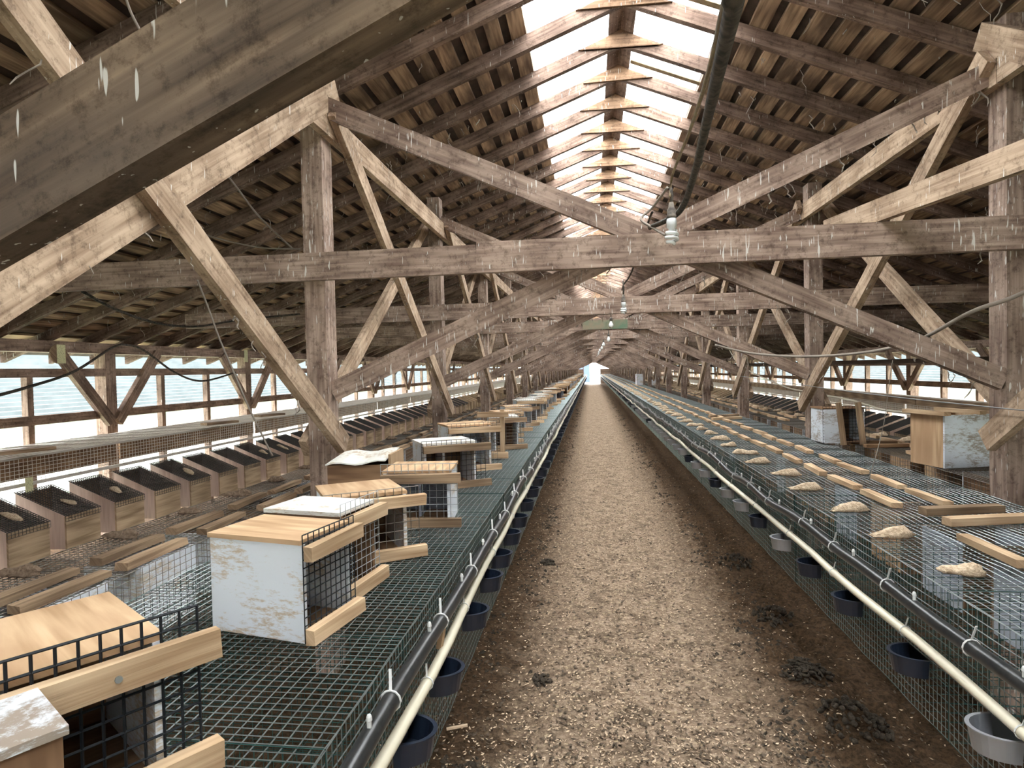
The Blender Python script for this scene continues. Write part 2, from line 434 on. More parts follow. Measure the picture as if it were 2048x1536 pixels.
while y < SHED1 - .1:
    jz = random.uniform(-.008, .008)
    obj('rafter', rl[i % 3], ceiling, (0, y, jz)); obj('rafter', rr_[(i + 1) % 3], ceiling, (0, y, jz))
    if y > 0.5: obj('collar', cm[random.randrange(3)], ceiling, (0, y, jz))
    y += 0.48; i += 1
# roof boards run along the shed, laid with gaps; first four lengths are single boards
def board_mesh(side, x0, length, w=0.1):
    m = ML if side < 0 else MR; z = zl if side < 0 else zr
    k = 1 / math.sqrt(1 + m * m); dx = w * k
    b = MB(); t = .099
    P = [(side * x0, 0, z(x0) + t), (side * (x0 + dx), 0, z(x0 + dx) + t), (side * (x0 + dx), 0, z(x0 + dx) + t + .02), (side * x0, 0, z(x0) + t + .02)]
    if side > 0: P = P[::-1]
    b.prism(P, (0, length, 0), (0, 1, 0.001)); return b
SEG, BD0 = 4.8, -2.2; far_boards = MB()
for side, xe in ((-1, -XE_L), (1, XE_R)):
    m = ML if side < 0 else MR
    x = 0.60 if side < 0 else 0.585; j = 0
    while x < xe - .1:
        stag = (j % 2) * 1.2
        w = random.uniform(.084, .104)
        for q in range(4):
            ya = BD0 + SEG * q - (stag if q else 0); yb = BD0 + SEG * (q + 1) - stag
            obj('roof_board', board_mesh(side, x, yb - ya - .004, w), ceiling, (0, ya, random.uniform(0, .002)), mat='roof_board')
        bb = board_mesh(side, x, BD0 - SHED0, w)
        far_boards.add([(p[0], p[1] + SHED0, p[2]) for p in bb.v], bb.f, Vector((0, 1, 0)), Vector((1, 0, 0)), Vector((0, 0, 1)))
        ya = BD0 + SEG * 4 - stag
        bb = board_mesh(side, x, SHED1 + .2 - ya, w)
        far_boards.add([(p[0], p[1] + ya, p[2]) for p in bb.v], bb.f, Vector((0, 1, 0)), Vector((1, 0, 0)), Vector((0, 0, 1)))
        x += 0.15 / math.sqrt(1 + m * m); j += 1
fb = obj('roof_boards_far', far_boards, ceiling, mat='roof_board'); fb['kind'] = 'stuff'
for side, xe, x0 in ((-1, -XE_L, .6), (1, XE_R, .585)):
    z = zl if side < 0 else zr; b = MB()
    P = [(side * x0, SHED0, z(x0) + .124), (side * (xe + .1), SHED0, z(xe + .1) + .124), (side * (xe + .1), SHED0, z(xe + .1) + .149), (side * x0, SHED0, z(x0) + .149)]
    if side > 0: P = P[::-1]
    b.prism(P, (0, YL + .3, 0), (0, 1, .001)); obj('roof_sheet', b, ceiling, mat='roof_sheet')
    y = SHED0
    while y < SHED1:                                   # skylight sheets
        b = MB(); P = [(0, 0, z(0) + .119), (side * (x0 + .05), 0, z(x0 + .05) + .154), (side * (x0 + .05), 0, z(x0 + .05) + .158), (0, 0, z(0) + .123)]
        if side > 0: P = P[::-1]
        b.prism(P, (0, min(2.45, SHED1 - y), 0), (0, 1, .001)); obj('skylight_panel', b, ceiling, (0, y, 0), mat='skylight')
        y += 2.4
    y = SHED0
    while y < SHED1:                                   # ridge boards
        b = MB(); P = [(0, 0, z(0) + .095), (side * .085, 0, z(.085) + .095), (side * .085, 0, z(.085) + .113), (0, 0, z(0) + .113)]
        if side > 0: P = P[::-1]
        b.prism(P, (0, min(4.8, SHED1 - y), 0), (0, 1, .001)); obj('ridge_board', b, ceiling, (0, y, 0), mat='rafter')
        y += 4.8
b = MB()
for y in (3.2, 3.68, 4.6):                              # lap strips at the edge of skylight sheets
    b.beam((.09, y, ZR + .11 - MR * .09), (.6, y, ZR + .11 - MR * .6), .05, .006)
lap = obj('skylight_lap_strip', b, ceiling, mat='cable_brown'); lap['kind'] = 'stuff'

# ---- side walls: open timber framing
def side_wall(name, s, xw, zpl, label):
    w = empty(name); tag(w, label, 'wall', kind='structure')
    xo = xw + s * .12
    lo, hi = min(xw, xo), max(xw, xo)
    pb = MB().box(lo, hi, 0, .13, 0, zpl).mesh('wall_post', 'wall_wood')
    sb = MB().box(xw + s * .03 if s > 0 else xo + .03, xo - .02 if s > 0 else xw - .03 , 0, .055, 0, zpl - .2).mesh('wall_stud', 'wall_wood')
    k1 = MB().beam((xw - s * .02, .065 - .04, 1.17), (xw - s * .02, .065 - .62, zpl + .02), .05, .1).mesh('knee_brace', 'wall_wood')
    k2 = MB().beam((xw - s * .02, .065 + .04, 1.17), (xw - s * .02, .065 + .62, zpl + .02), .05, .1).mesh('knee_brace', 'wall_wood')
    cb = MB().box(min(xw + s * .1, xw - s * 1.75), max(xw + s * .1, xw - s * 1.75), .13, .17, .49, .565).mesh('cage_bearer', 'wall_wood')
    lg = MB().box(xw - s * 1.72 - .04, xw - s * 1.72 + .04, .13, .21, 0, .49).mesh('bearer_leg', 'wall_wood')
    for k in range(-3, NB):
        y = Y0 + BAY * k
        obj('wall_post', pb, w, (0, y, 0)); obj('knee_brace', k1, w, (0, y, 0)); obj('knee_brace', k2, w, (0, y, 0))
        obj('wall_stud', sb, w, (0, y + .8, 0)); obj('wall_stud', sb, w, (0, y + 1.6, 0))
        obj('cage_bearer', cb, w, (0, y, 0)); obj('bearer_leg', lg, w, (0, y, 0))
    y = SHED0
    while y < SHED1:
        L = min(4.8, SHED1 - y) - .004
        b = MB(); b.box(lo - .02, hi + .02, 0, L, zpl, zpl + .1); obj('wall_plate', b, w, (0, y, 0), mat='wall_wood')
        for z0, z1 in ((zpl - .22, zpl - .145), (1.215, 1.295)):
            b = MB(); b.box(xw + s * .005 if s > 0 else xw - .045, xw + .045 if s > 0 else xw - .005, 0, L, z0, z1); obj('wall_rail', b, w, (0, y, 0), mat='wall_wood')
        y += 4.8
    return w
side_wall('wall_left', -1, XWL, zl(XWL) - .1, 'open timber side wall with knee braced posts on the left')
side_wall('wall_right', 1, XWR, zr(XWR) - .1, 'open timber side wall with knee braced posts on the right')

# ---- far gable wall with its doorway
we = empty('wall_end', (0, SHED1, 0)); tag(we, 'far end wall with bright doorway and side windows', 'wall', kind='structure')
def wpart(name, x0, x1, z0, z1, mat='wall_wood', y0=0, y1=.06): obj(name, MB().box(x0, x1, y0, y1, z0, z1), we, mat=mat)
wpart('wall_board', XWL, -2.0, 0, 2.3); wpart('wall_board', 1.6, XWR, 0, 2.25)
wpart('wall_board', -2.0, -1.0, 0, 1.5); wpart('wall_board', .7, 1.6, 0, 1.5)
b = MB(); b.prism([(XWL, 0, 2.3), (XWR, 0, 2.3), (0, 0, ZR + .1)], (0, .06, 0), (1, 0, 0)); obj('wall_board', b, we, mat='wall_wood')
for x in (-1.05, .65): wpart('door_jamb', x, x + .09, 0, 2.3, 'timber', -.05, .08)
wpart('door_header', -2.1, 1.7, 2.24, 2.34, 'timber', -.05, .08)
for x in (-.9, -.2, .45): wpart('rail_post', x, x + .05, 2.34, 2.62, 'shed_wall', -.12, -.07)
wpart('top_rail', -.95, .55, 2.6, 2.64, 'shed_wall', -.12, -.07)
sh = empty('yard_shed', (-1.6, SHED1 + 9, 0)); tag(sh, 'dark blue doored shed standing in the yard beyond the doorway', 'shed')
obj('shed_body', MB().box(-2.2, 1.2, 0, 2, -.02, 2.2), sh, mat='blue_dark'); obj('shed_roof', MB().box(-2.4, 1.4, -.2, 2.2, 2.2, 2.4), sh, mat='metal_roof')

b = MB(); b.prism([(XWL, SHED0, 0), (XWR, SHED0, 0), (XWR, SHED0, zr(XWR)), (0, SHED0, ZR + .12), (XWL, SHED0, zl(XWL))], (0, .05, 0), (0, .01, 1))  # closed end added out of view, keeps light off the frame fronts
tag(obj('wall_light_block', b, mat='wall_wood'), 'unseen boarded end wall added behind the camera to block light', 'wall', kind='structure')

# ---- neighbouring sheds seen through the side openings
def neighbour(s, x0, label):
    n = empty('neighbour_shed', (s * x0, 0, 0)); tag(n, label, 'shed')
    L0, L1 = -6.0, 75.0
    b = MB(); K = 32                                   # lapped sheets: each course ends in a short riser
    for k in range(K):
        t0, t1 = k * .14, (k + 1) * .14
        z0, z1 = 1.0 + t0 * .40, 1.0 + t1 * .40 - .035
        P = [(s * t0 * .93, L0, z0), (s * t1 * .93, L0, z1), (s * t1 * .93, L0, z1 + .05), (s * (t1 + .02) * .93, L0, z1 + .05)]
        for a, c in zip(P, P[1:]): b.add([a, c, (c[0], L1, c[2]), (a[0], L1, a[2])], [(0, 1, 2, 3)])
    obj('corrugated_roof', b, n, mat='metal_roof')
    obj('shed_wall', MB().box(min(s * .25, s * .35), max(s * .25, s * .35), L0, L1, -.06, 1.05), n, mat='shed_wall')
neighbour(-1, 7.6, 'long neighbouring shed with pale corrugated roof outside the left openings')
neighbour(1, 7.2, 'long neighbouring shed with pale corrugated roof outside the right openings')

# ================================================================== TIMBER FRAMES
def frame_meshes():
    D = {}
    D['postL'] = [MB().box(-1.68, -1.57, 0, .12, 0, zl(1.68) - .005).mesh('post', 'timber')]
    D['postR'] = [MB().box(1.57, 1.68, 0, .12, 0, zr(1.68) - .005).mesh('post', 'timber')]
    D['tieL'] = [MB().beam((-4.05, -.0225, 2.138), (-.78, -.0225, 2.138), .045, .138, jit=.003).mesh('tie_beam', 'timber') for _ in range(3)]
    D['tieR'] = [MB().beam((-.78, -.0255, 2.143), (3.72, -.0255, 2.143), .045, .142, jit=.003).mesh('tie_beam', 'timber') for _ in range(3)]
    D['x1'] = [MB().beam((-1.57, .025, 2.955), (1.57, .025, 1.508), .035, .098, jit=.004).mesh('diagonal_brace', 'timber') for _ in range(3)]
    D['x2'] = [MB().beam((1.57, .063, 2.885), (-1.57, .063, 1.505), .035, .098, jit=.004).mesh('diagonal_brace', 'timber') for _ in range(3)]
    for s, n in ((-1, 'L'), (1, 'R')):
        D['c' + n] = [MB().beam((s * 1.506, .02, 2.93), (s * 1.506, BAY + .03, 1.235), .04, .1, jit=.003).mesh('long_brace', 'timber_light') for _ in range(3)]
        D['a' + n] = [MB().beam((s * 1.704, .0, 1.22), (s * 1.704, BAY + .1, 2.97), .04, .1, jit=.003).mesh('long_brace', 'timber_light') for _ in range(2)]
        D['a0' + n] = [MB().beam((s * 1.548, .0, 1.33), (s * 1.548, BAY + .13, 3.07), .038, .115).mesh('long_brace', 'timber_light')]
        D['p' + n] = [MB().box(min(s * 1.53, s * 1.57), max(s * 1.53, s * 1.57), .003, BAY - .003, 2.80, 2.93).mesh('head_plate', 'timber_light')]
        D['b' + n] = [MB().box(min(s * .95, s * 2.12), max(s * .95, s * 2.12), .12, .16, .51, .585).mesh('cage_bearer', 'timber_dark')]
    return D
D = frame_meshes()
for k, y in enumerate(YK):
    t = empty('timber_frame', (0, y, 0))
    if k == 0: lab = 'timber frame overhead whose huge dark brace crosses the upper left corner'
    elif k == 1: lab = 'full timber frame in front, its spliced tie beam behind the large spiral bulb'
    elif k < 9: lab = f'cross braced timber frame, {ORD[k - 2]} behind the frame with the spliced tie beam'
    else: lab = 'cross braced timber frame in the far run towards the doorway'
    tag(t, lab, 'frame', 'timber frames along the shed' if k < 9 else 'far timber frames')
    jz = (random.uniform(-.012, .012), random.uniform(-.012, .012)) if k > 1 else (0, 0)
    pick = lambda q: D[q][random.randrange(len(D[q]))]
    obj('post', pick('postL'), t); obj('post', pick('postR'), t)
    if k != 0:
        obj('tie_beam', pick('tieL'), t, (0, 0, jz[0])); obj('tie_beam', pick('tieR'), t, (0, 0, jz[0]))
    else:
        obj('tie_beam', D['tieR'][0], t)
    x1 = obj('diagonal_brace', D['x1'][k % 3], t, (0, 0, jz[1]))
    if k == 0:
        obj('diagonal_brace', MB().beam((1.57, .063, 2.885), (-1.57, .063, 1.475), .045, .112), t, (0, 0, 0), mat='timber_dark')
    else: obj('diagonal_brace', D['x2'][(k + 1) % 3], t, (0, 0, jz[1]))
    if k < NB - 1:
        for n in 'LR':
            obj('long_brace', pick('c' + n), t)
            obj('long_brace', D['a0' + n][0] if k == 0 else pick('a' + n), t)
            obj('head_plate', pick('p' + n), t)
    obj('cage_bearer', D['bL'][0], t); obj('cage_bearer', D['bR'][0], t)
# green paint on one far tie beam, modelled as an added thin slab
gb = obj('green_paint_patch', MB().box(-.34, .22, -.058, -.05, 2.085, 2.2), None, (0, YK[3], 0), mat=plain('faded_green_paint', (0.10, 0.17, 0.11), 0.9, 0, (0.22, 0.18, 0.12), 7))
tag(gb, 'faded green paint on a tie beam along the lamp line, built as a thin slab', 'board')
# loose plank resting on the tie beams
Pa = at(1720, 436, 1, 3.0); Pb = at(2048, 312, 1, 2.2); dv = (Pb - Pa) / (Pb.y - Pa.y)
Pa = Pa + dv * .25; Pb = Pb + dv * (-1.6)
tag(obj('loose_plank', MB().beam(Pa, Pb, .035, .1), mat='timber_light'), 'long plank laid on the tie beams at upper right', 'plank')

# ================================================================== CAGE ROWS
CZ0, CZ1 = 0.588, 0.993
def cage_parts(x0, x1, z0, z1, mat, wave, rad=.00115, dx=.025, dy=.0192, front=True):
    """wire panels of one 2.4 m run of six cages; x0 is the fed (front) side"""
    L = BAY - .012; nx = round(abs(x1 - x0) / dx); ny = round(L / dy); nz = round((z1 - z0) / dx)
    P = []
    b = MB().net((x0, 0, z1), (x1 - x0, 0, 0), (0, L, 0), nx, ny, rad, wave, 24); P.append(('top_mesh', b.mesh('top_mesh', mat)))
    b = MB().net((x0, 0, z0), (0, 0, z1 - z0), (0, L, 0), nz, ny, rad, wave, 24); P.append(('front_mesh', b.mesh('front_mesh', mat)))
    b = MB().net((x1, 0, z0), (0, 0, z1 - z0), (0, L, 0), nz, round(L / .03), rad); P.append(('back_mesh', b.mesh('back_mesh', 'wire_green' if mat == 'wire' else mat)))  # darker wire than top and front: shade behind the cage put into the colour
    b = MB().net((x0, 0, z0), (x1 - x0, 0, 0), (0, L, 0), nx // 2, round(L / .05), rad); P.append(('floor_mesh', b.mesh('floor_mesh', 'wire_green' if mat == 'wire' else mat)))  # same darker wire, shade at the cage bottom put into the colour
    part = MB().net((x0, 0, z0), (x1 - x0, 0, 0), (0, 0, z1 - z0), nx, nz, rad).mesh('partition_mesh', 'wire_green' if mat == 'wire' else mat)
    return P, part
def cage_row(name, x0, x1, z1, mat, wave, where, n, group):
    P, part = cage_parts(x0, x1, CZ0, z1, mat, wave)
    for k in range(n):
        t = empty(name, (0, YK[k] + .006, 0))
        if k < 7: tag(t, f'{where}, {ORD[k]} section from the camera', 'cage', group)
        else: tag(t, f'{where}, far section beyond the seventh', 'cage', group)
        for nm, me in P: obj(nm, me, t)
        for q in range(7 if k == n - 1 or True else 6):
            if k < 12: obj('partition_mesh', part, t, (0, min(q * .4, BAY - .014), 0))
cage_row('wire_cage', -.68, -1.50, CZ1, 'wire', .0022, 'green wire cage run along the left edge of the aisle', 24, 'cages on the left of the aisle')
cage_row('wire_cage', .68, 1.50, CZ1, 'wire', .003, 'green wire cage run along the right edge of the aisle', 24, 'cages on the right of the aisle')
cage_row('wire_cage', -2.13, -1.70, CZ1 - .008, 'wire_old', .002, 'rusty wire cage run behind the left posts', 24, 'cages behind the left posts')
cage_row('wire_cage', 2.22, 1.70, CZ1 - .008, 'wire_old', .002, 'rusty wire cage run behind the right posts', 24, 'cages behind the right posts')

# outer rows against the side walls
def outer_row(s, xf, xb, where, n, group):
    L = BAY - .012
    f = MB().net((xf, 0, .95), (0, 0, .165), (0, L, 0), 7, 80, .002).mesh('front_mesh', 'wire_dust')
    tp = MB().net((xf, 0, 1.12), (xb - xf, 0, -.05), (0, L, 0), 22, 60, .0012, .003, 24).mesh('top_mesh', 'wire_dust')
    fl = MB().net((xf, 0, .60), (xb - xf, 0, 0), (0, L, 0), 18, 40, .0012).mesh('floor_mesh', 'wire_old')
    bk = MB().net((xb, 0, .60), (0, 0, .47), (0, L, 0), 10, 40, .0012).mesh('back_mesh', 'wire_dust')
    h = .007 if s < 0 else .045; hw = .007 if s < 0 else .02
    rl_ = MB().box(xf - hw, xf + hw, 0, L, 1.12 - h, 1.12 + h).mesh('top_rail', 'wire_dust' if s < 0 else 'old_lath')
    lr = MB().box(xf - .012, xf + .012, 0, L, .94, .96).mesh('lower_rail', 'wire_dust')
    bb_ = MB().box(min(xb, xb + .015), max(xb, xb + .015), 0.02, L - .02, .80, 1.045).mesh('back_board', 'ply_brown' if s < 0 else 'wall_wood')
    cv = MB().box(min(xf, xb), max(xf, xb), 0, L, 1.125, 1.14).mesh('cover_board', 'timber_dark')
    for k in range(n):
        t = empty('outer_cage', (0, YK[k] + .006, 0))
        tag(t, f'{where}, {ORD[k]} section from the camera' if k < 8 else f'{where}, far section beyond the eighth', 'cage', group)
        for nm, me in (('front_mesh', f), ('top_mesh', tp), ('floor_mesh', fl), ('back_mesh', bk), ('top_rail', rl_), ('lower_rail', lr), ('back_board', bb_)): obj(nm, me, t)
        if s > 0: obj('cover_board', cv, t, rot=(0, -.06 * s, 0), loc=(0, 0, .22))
outer_row(-1, -3.76, -4.86, 'dusty wire cage run under the left wall openings', 23, 'outer cages on the left')
outer_row(1, 3.60, 4.62, 'dusty boarded cage run under the right wall openings', 23, 'outer cages on the right')

# sloping-lidded nest boxes in front of the outer cages
def outer_nest(s, xf):
    W = .25; xb = xf + s * .33
    zf, zb = .775, .915
    side = lambda y: MB().prism([(xf, y, .575), (xb, y, .575), (xb, y, zb), (xf, y, zf)] if s > 0 else [(xf, y, .575), (xf, y, zf), (xb, y, zb), (xb, y, .575)], (0, .012, 0), (0, .02, 1))
    fr = MB().box(min(xf, xf - s * .012), max(xf, xf - s * .012), 0, W, .575, zf)
    bk = MB().box(min(xb, xb - s * .012), max(xb, xb - s * .012), .012, W - .012, .575, zb - .01)
    bt = MB().box(min(xf, xb), max(xf, xb), .012, W - .012, .575, .587)
    lid = MB().net((xf - s * .014, -.006, zf + .004), (xb - xf + s * .014, 0, zb - zf), (0, W + .012, 0), 20, 16, .0024)
    lidf = MB().net((xf - s * .015, -.006, zf + .004), (0, 0, -.035), (0, W + .012, 0), 2, 12, .0014)
    parts = [('side_board', side(0).mesh('side_board', 'pink_wood')), ('side_board', side(W - .012).mesh('side_board', 'pink_wood')), ('front_board', fr.mesh('front_board', 'box_wood')),
             ('back_board', bk.mesh('back_board', 'ply_brown')), ('bottom_board', bt.mesh('bottom_board', 'ply_brown')), ('mesh_lid', lid.mesh('mesh_lid', 'lid_wire')), ('mesh_lip', lidf.mesh('mesh_lip', 'lid_wire'))]
    solid = MB().prism([(xf, 0, .575), (xb, 0, .575), (xb, 0, zb), (xf, 0, zf)] if s > 0 else [(xf, 0, .575), (xf, 0, zf), (xb, 0, zb), (xb, 0, .575)], (0, W, 0), (0, .02, 1)).mesh('nest_box', 'box_wood')
    return parts, solid
for s, xf, ys, side in ((-1, -3.40, 2.46, 'left'), (1, 3.22, 4.9, 'right')):
    parts, solid = outer_nest(s, xf); y = ys; i = 0
    while y < 50:
        nd = 34 if s < 0 else 30
        if i < nd:
            t = empty('nest_box', (random.uniform(-.008, .008), y, 0), (0, 0, random.uniform(-.03, .03) if i > 3 else 0))
            t.location.x += y * math.sin(t.rotation_euler.z) * 0
            for nm, me in parts: obj(nm, me, t)
        else: t = obj('nest_box', solid, None, (0, y, 0))
        if t.rotation_euler.z:                                   # turn about its own middle
            a = t.rotation_euler.z; c = Vector((xf + s * .16, .125)); q = Vector((c.x * math.cos(a) - c.y * math.sin(a), c.x * math.sin(a) + c.y * math.cos(a)))
            t.location.x += c.x - q.x; t.location.y += c.y - q.y
        tag(t, f'wooden nest box with sloping mesh lid by the {side} wall, {ORD[i]} from the camera' if i < 20 else f'small wooden nest box far along the {side} wall', 'nest box', f'nest boxes along the {side} wall')
        y += .375; i += 1

# ================================================================== ON THE CAGES
# wooden laths and beige feed heaps
lath_new = [MB().beam((0, -.145, .011), (0, .145, .011), .042, .022, jit=.002).mesh('wooden_lath', 'new_wood') for _ in range(4)]
lath_old = [MB().beam((0, -.145, .011), (0, .145, .011), .042, .022, jit=.003).mesh('wooden_lath', 'old_lath') for _ in range(3)]
def feed_mesh(seed, lx, ly, lz, mat):
    rnd = random.Random(seed); nu, nv = 18, 9; vs = []; fs = []
    hump = [(rnd.uniform(-.8, .8), rnd.uniform(.5, 1)) for _ in range(4)]
    for j in range(nv + 1):
        ph = math.pi * j / nv
        for i in range(nu):
            th = 2 * math.pi * i / nu
            x, y, z = math.cos(ph), math.sin(ph) * math.cos(th), math.sin(ph) * math.sin(th)
            hh = .45 + sum(.35 * a * math.exp(-((x - c) / .3) ** 2) for c, a in hump)
            n = 1 + .25 * noise.noise(Vector((x * 3 + seed, y * 3, z * 3))) + .12 * noise.noise(Vector((x * 9, y * 9 + seed, z * 9)))
            vs.append((x * lx * n, y * ly * n * (.7 + .3 * hh), max(z, -.18) * lz * hh * n + .006))
    fs = [(j * nu + i, j * nu + (i + 1) % nu, (j + 1) * nu + (i + 1) % nu, (j + 1) * nu + i) for j in range(nv) for i in range(nu)]
    b = MB(); b.add(vs, fs, off=(0, 0)); return b.mesh('feed_heap', mat, True)
feeds = [feed_mesh(i, random.uniform(.055, .085), .026, .034, 'feed') for i in range(5)]
feeds_old = [feed_mesh(i + 20, random.uniform(.05, .08), .028, .03, 'feed_old') for i in range(4)]
far_lath, far_feed = MB(), MB()
def add_far(mb, me, x, y, z):
    vs = [v.co for v in me.vertices]; mb.add([(p[0] + x, p[1] + y, p[2] + z) for p in vs], [tuple(p.vertices) for p in me.polygons], off=(0, 0))
def feed_row(x, ys, n, meshes, z, where, cut, step=.4, group=None, skip=()):
    y = ys
    for i in range(n):
        if i not in skip:
            xx, yy = x + random.uniform(-.02, .02), y + random.uniform(-.03, .03); me = random.choice(meshes)
            if y < cut:
                o = obj('feed_heap', me, None, (xx, yy, z), (0, 0, random.uniform(-.3, .3)))
                tag(o, f'{where}, {ORD[i]} from the camera' if i < 20 else f'{where}, far down the row', 'feed', group)
            else: add_far(far_feed, random.choice(far_fm[meshes is feeds_old]), xx, yy, z + .006)
        y += step
def tiny(mat):
    b = MB(); b.add([(-.07, 0, 0), (0, -.025, 0), (.07, 0, 0), (0, .025, 0), (-.03, 0, .025), (.03, 0, .03)], [(0, 1, 4), (1, 5, 4), (1, 2, 5), (2, 3, 5), (3, 4, 5), (3, 0, 4)]); return b.mesh('feed_heap', mat)
far_fm = {False: [tiny('feed')], True: [tiny('feed_old')]}
feed_row(.775, 1.8, 135, feeds, CZ1 + .004, 'beige feed heap on the right aisle cages', 30, group='feed heaps on the right aisle cages')
feed_row(2.12, 3.3, 120, feeds, CZ1 - .004, 'beige feed heap on the cages behind the right posts', 26, group='feed heaps behind the right posts')
feed_row(-2.05, 1.25, 120, feeds_old, CZ1 - .004, 'dried brown feed heap on the cages behind the left posts', 24, group='feed heaps behind the left posts')
def lath_row(xs, ys, n, meshes, z, where, cut, group, skip=()):
    for ci, x in enumerate(xs):
        y = ys
        for i in range(n):
            if (ci, i) not in skip and random.random() > (.04 if i > 6 else 0):
                xx, yy = x + random.uniform(-.015, .015), y + random.uniform(-.03, .03); a = random.uniform(-.06, .06)
                if y < cut:
                    o = obj('wooden_lath', random.choice(meshes), None, (xx, yy, z), (0, 0, a))
                    which = 'aisle-side' if abs(x) == min(abs(q) for q in xs) else 'wall-side'
                    tag(o, f'{where}, {which} line, {ORD[i]} from the camera' if i < 20 else f'{where}, {which} line, far down the row', 'lath', group)
                else: far_lath.beam((xx, yy - .13, z + .013), (xx, yy + .13, z + .013), .042, .022)
            y += .385
lath_row((.995, 1.2), 2.02, 135, lath_new, CZ1 + .003, 'short wooden lath on the right aisle cages', 22, 'laths on the right aisle cages', {(1, 0), (0, 1), (1, 1)})
lath_row((1.83, 2.02), 3.35, 120, lath_new, CZ1 - .005, 'short wooden lath on the cages behind the right posts', 17, 'laths behind the right posts', {(0, 0), (0, 1), (0, 3), (0, 4), (1, 1)})
lath_row((-1.745, -1.88), 1.12, 120, lath_old, CZ1 - .005, 'weathered wooden lath on the cages behind the left posts', 13, 'laths behind the left posts')
fo = obj('wooden_laths_far', far_lath, mat='old_lath'); tag(fo, 'short wooden laths lying on the far cage tops', 'lath', kind='stuff')
fo = obj('feed_heaps_far', far_feed, mat='feed'); tag(fo, 'small feed heaps on the far cage tops', 'feed', kind='stuff')
# longer laths lying across the right aisle cages
for i, (a, bb, mt, lab) in enumerate([((1845, 1022), (2001, 1016), 'old_lath', 'long reddish lath lying across the right aisle cages'),
                                      ((1893, 1043), (2110, 1033), 'new_wood', 'long pale lath lying across the right aisle cages beside the reddish one'),
                                      ((1424, 838), (1482, 835), 'new_wood', 'pale cross lath further along the right aisle cages'),
                                      ((1418, 833), (1476, 830), 'old_lath', 'dark cross lath beside the pale one further along the right cages')]):
    p, q = at(*a, 2, CZ1 + .016), at(*bb, 2, CZ1 + .016)
    tag(obj('wooden_lath', MB().beam(p, q, .045, .028), mat=mt), lab, 'lath')
p, q = at(1665, 866, 2, CZ1 + .01), at(1745, 872, 2, CZ1 + .01)
for i, (a, bb, lab) in enumerate([((1730, 892), (1825, 890), 'dark lath lying beside the rusty box behind the right posts'), ((1700, 884), (1795, 884), 'dark lath lying near the leaning box behind the right posts')]):
    tag(obj('wooden_lath', MB().beam(at(*a, 2, CZ1 + .008), at(*bb, 2, CZ1 + .008), .045, .022), mat='ply_brown'), lab, 'lath')

for i in (0, 1, 2, 3, 5, 8, 9):
    o = obj('feed_heap', feeds[i % 5], None, (-3.50, 2.46 + .375 * i + .13, .83), (0, math.atan(.14 / .33), random.uniform(-.3, .3)))
    o.scale = (.8, 1.2, .6); tag(o, f'pale feed smear on the mesh lid of the {ORD[i]} box by the left wall', 'feed', 'feed on the left wall boxes')
# drop-in nest boxes hanging inside the cages below the laths
def dropbox(x0, x1, w, mA, mB):
    z0, z1 = .745, .978
    lo, hi = min(x0, x1), max(x0, x1); t = .011
    return [('side_board', MB().box(lo, hi, 0, t, z0, z1).mesh('side_board', mA)), ('side_board', MB().box(lo, hi, w - t, w, z0, z1).mesh('side_board', mA)),
            ('end_board', MB().box(lo, lo + t, t, w - t, z0, z1).mesh('end_board', mB)), ('end_board', MB().box(hi - t, hi, t, w - t, z0, z1).mesh('end_board', mB)),
            ('bottom_board', MB().box(lo + t, hi - t, t, w - t, z0, z0 + t).mesh('bottom_board', 'ply_brown'))]
KB = {}
for key, x0, x1, kinds in (('R1', .98, 1.24, (('ply_brown', 'ply'), ('ply', 'ply_brown'), ('lam', 'ply_brown'), ('ply_brown', 'lam_grey'))), ('R2', 1.80, 2.05, (('lam', 'ply_brown'), ('ply_brown', 'ply'))), ('L2', -1.93, -1.72, (('lam', 'ply_brown'), ('ply_brown', 'lam'), ('lam', 'lam')))):
    KB[key] = [dropbox(x0, x1, .27, *kk) for kk in kinds]
for key, ys, n, where in (('R1', 1.771, 30, 'inside the right aisle cages'), ('R2', 3.371, 22, 'inside the cages behind the right posts'), ('L2', .971, 24, 'inside the cages behind the left posts')):
    for i in range(n):
        t = empty('drop_in_nest_box', (random.uniform(-.01, .01), ys + .4 * i, 0))
        for nm, me in KB[key][random.randrange(len(KB[key]))]: obj(nm, me, t)
        tag(t, f'open topped nest box {where}, {ORD[i]} from the camera' if i < 14 else f'open topped nest box {where}, far down the row', 'nest box', f'nest boxes {where}')

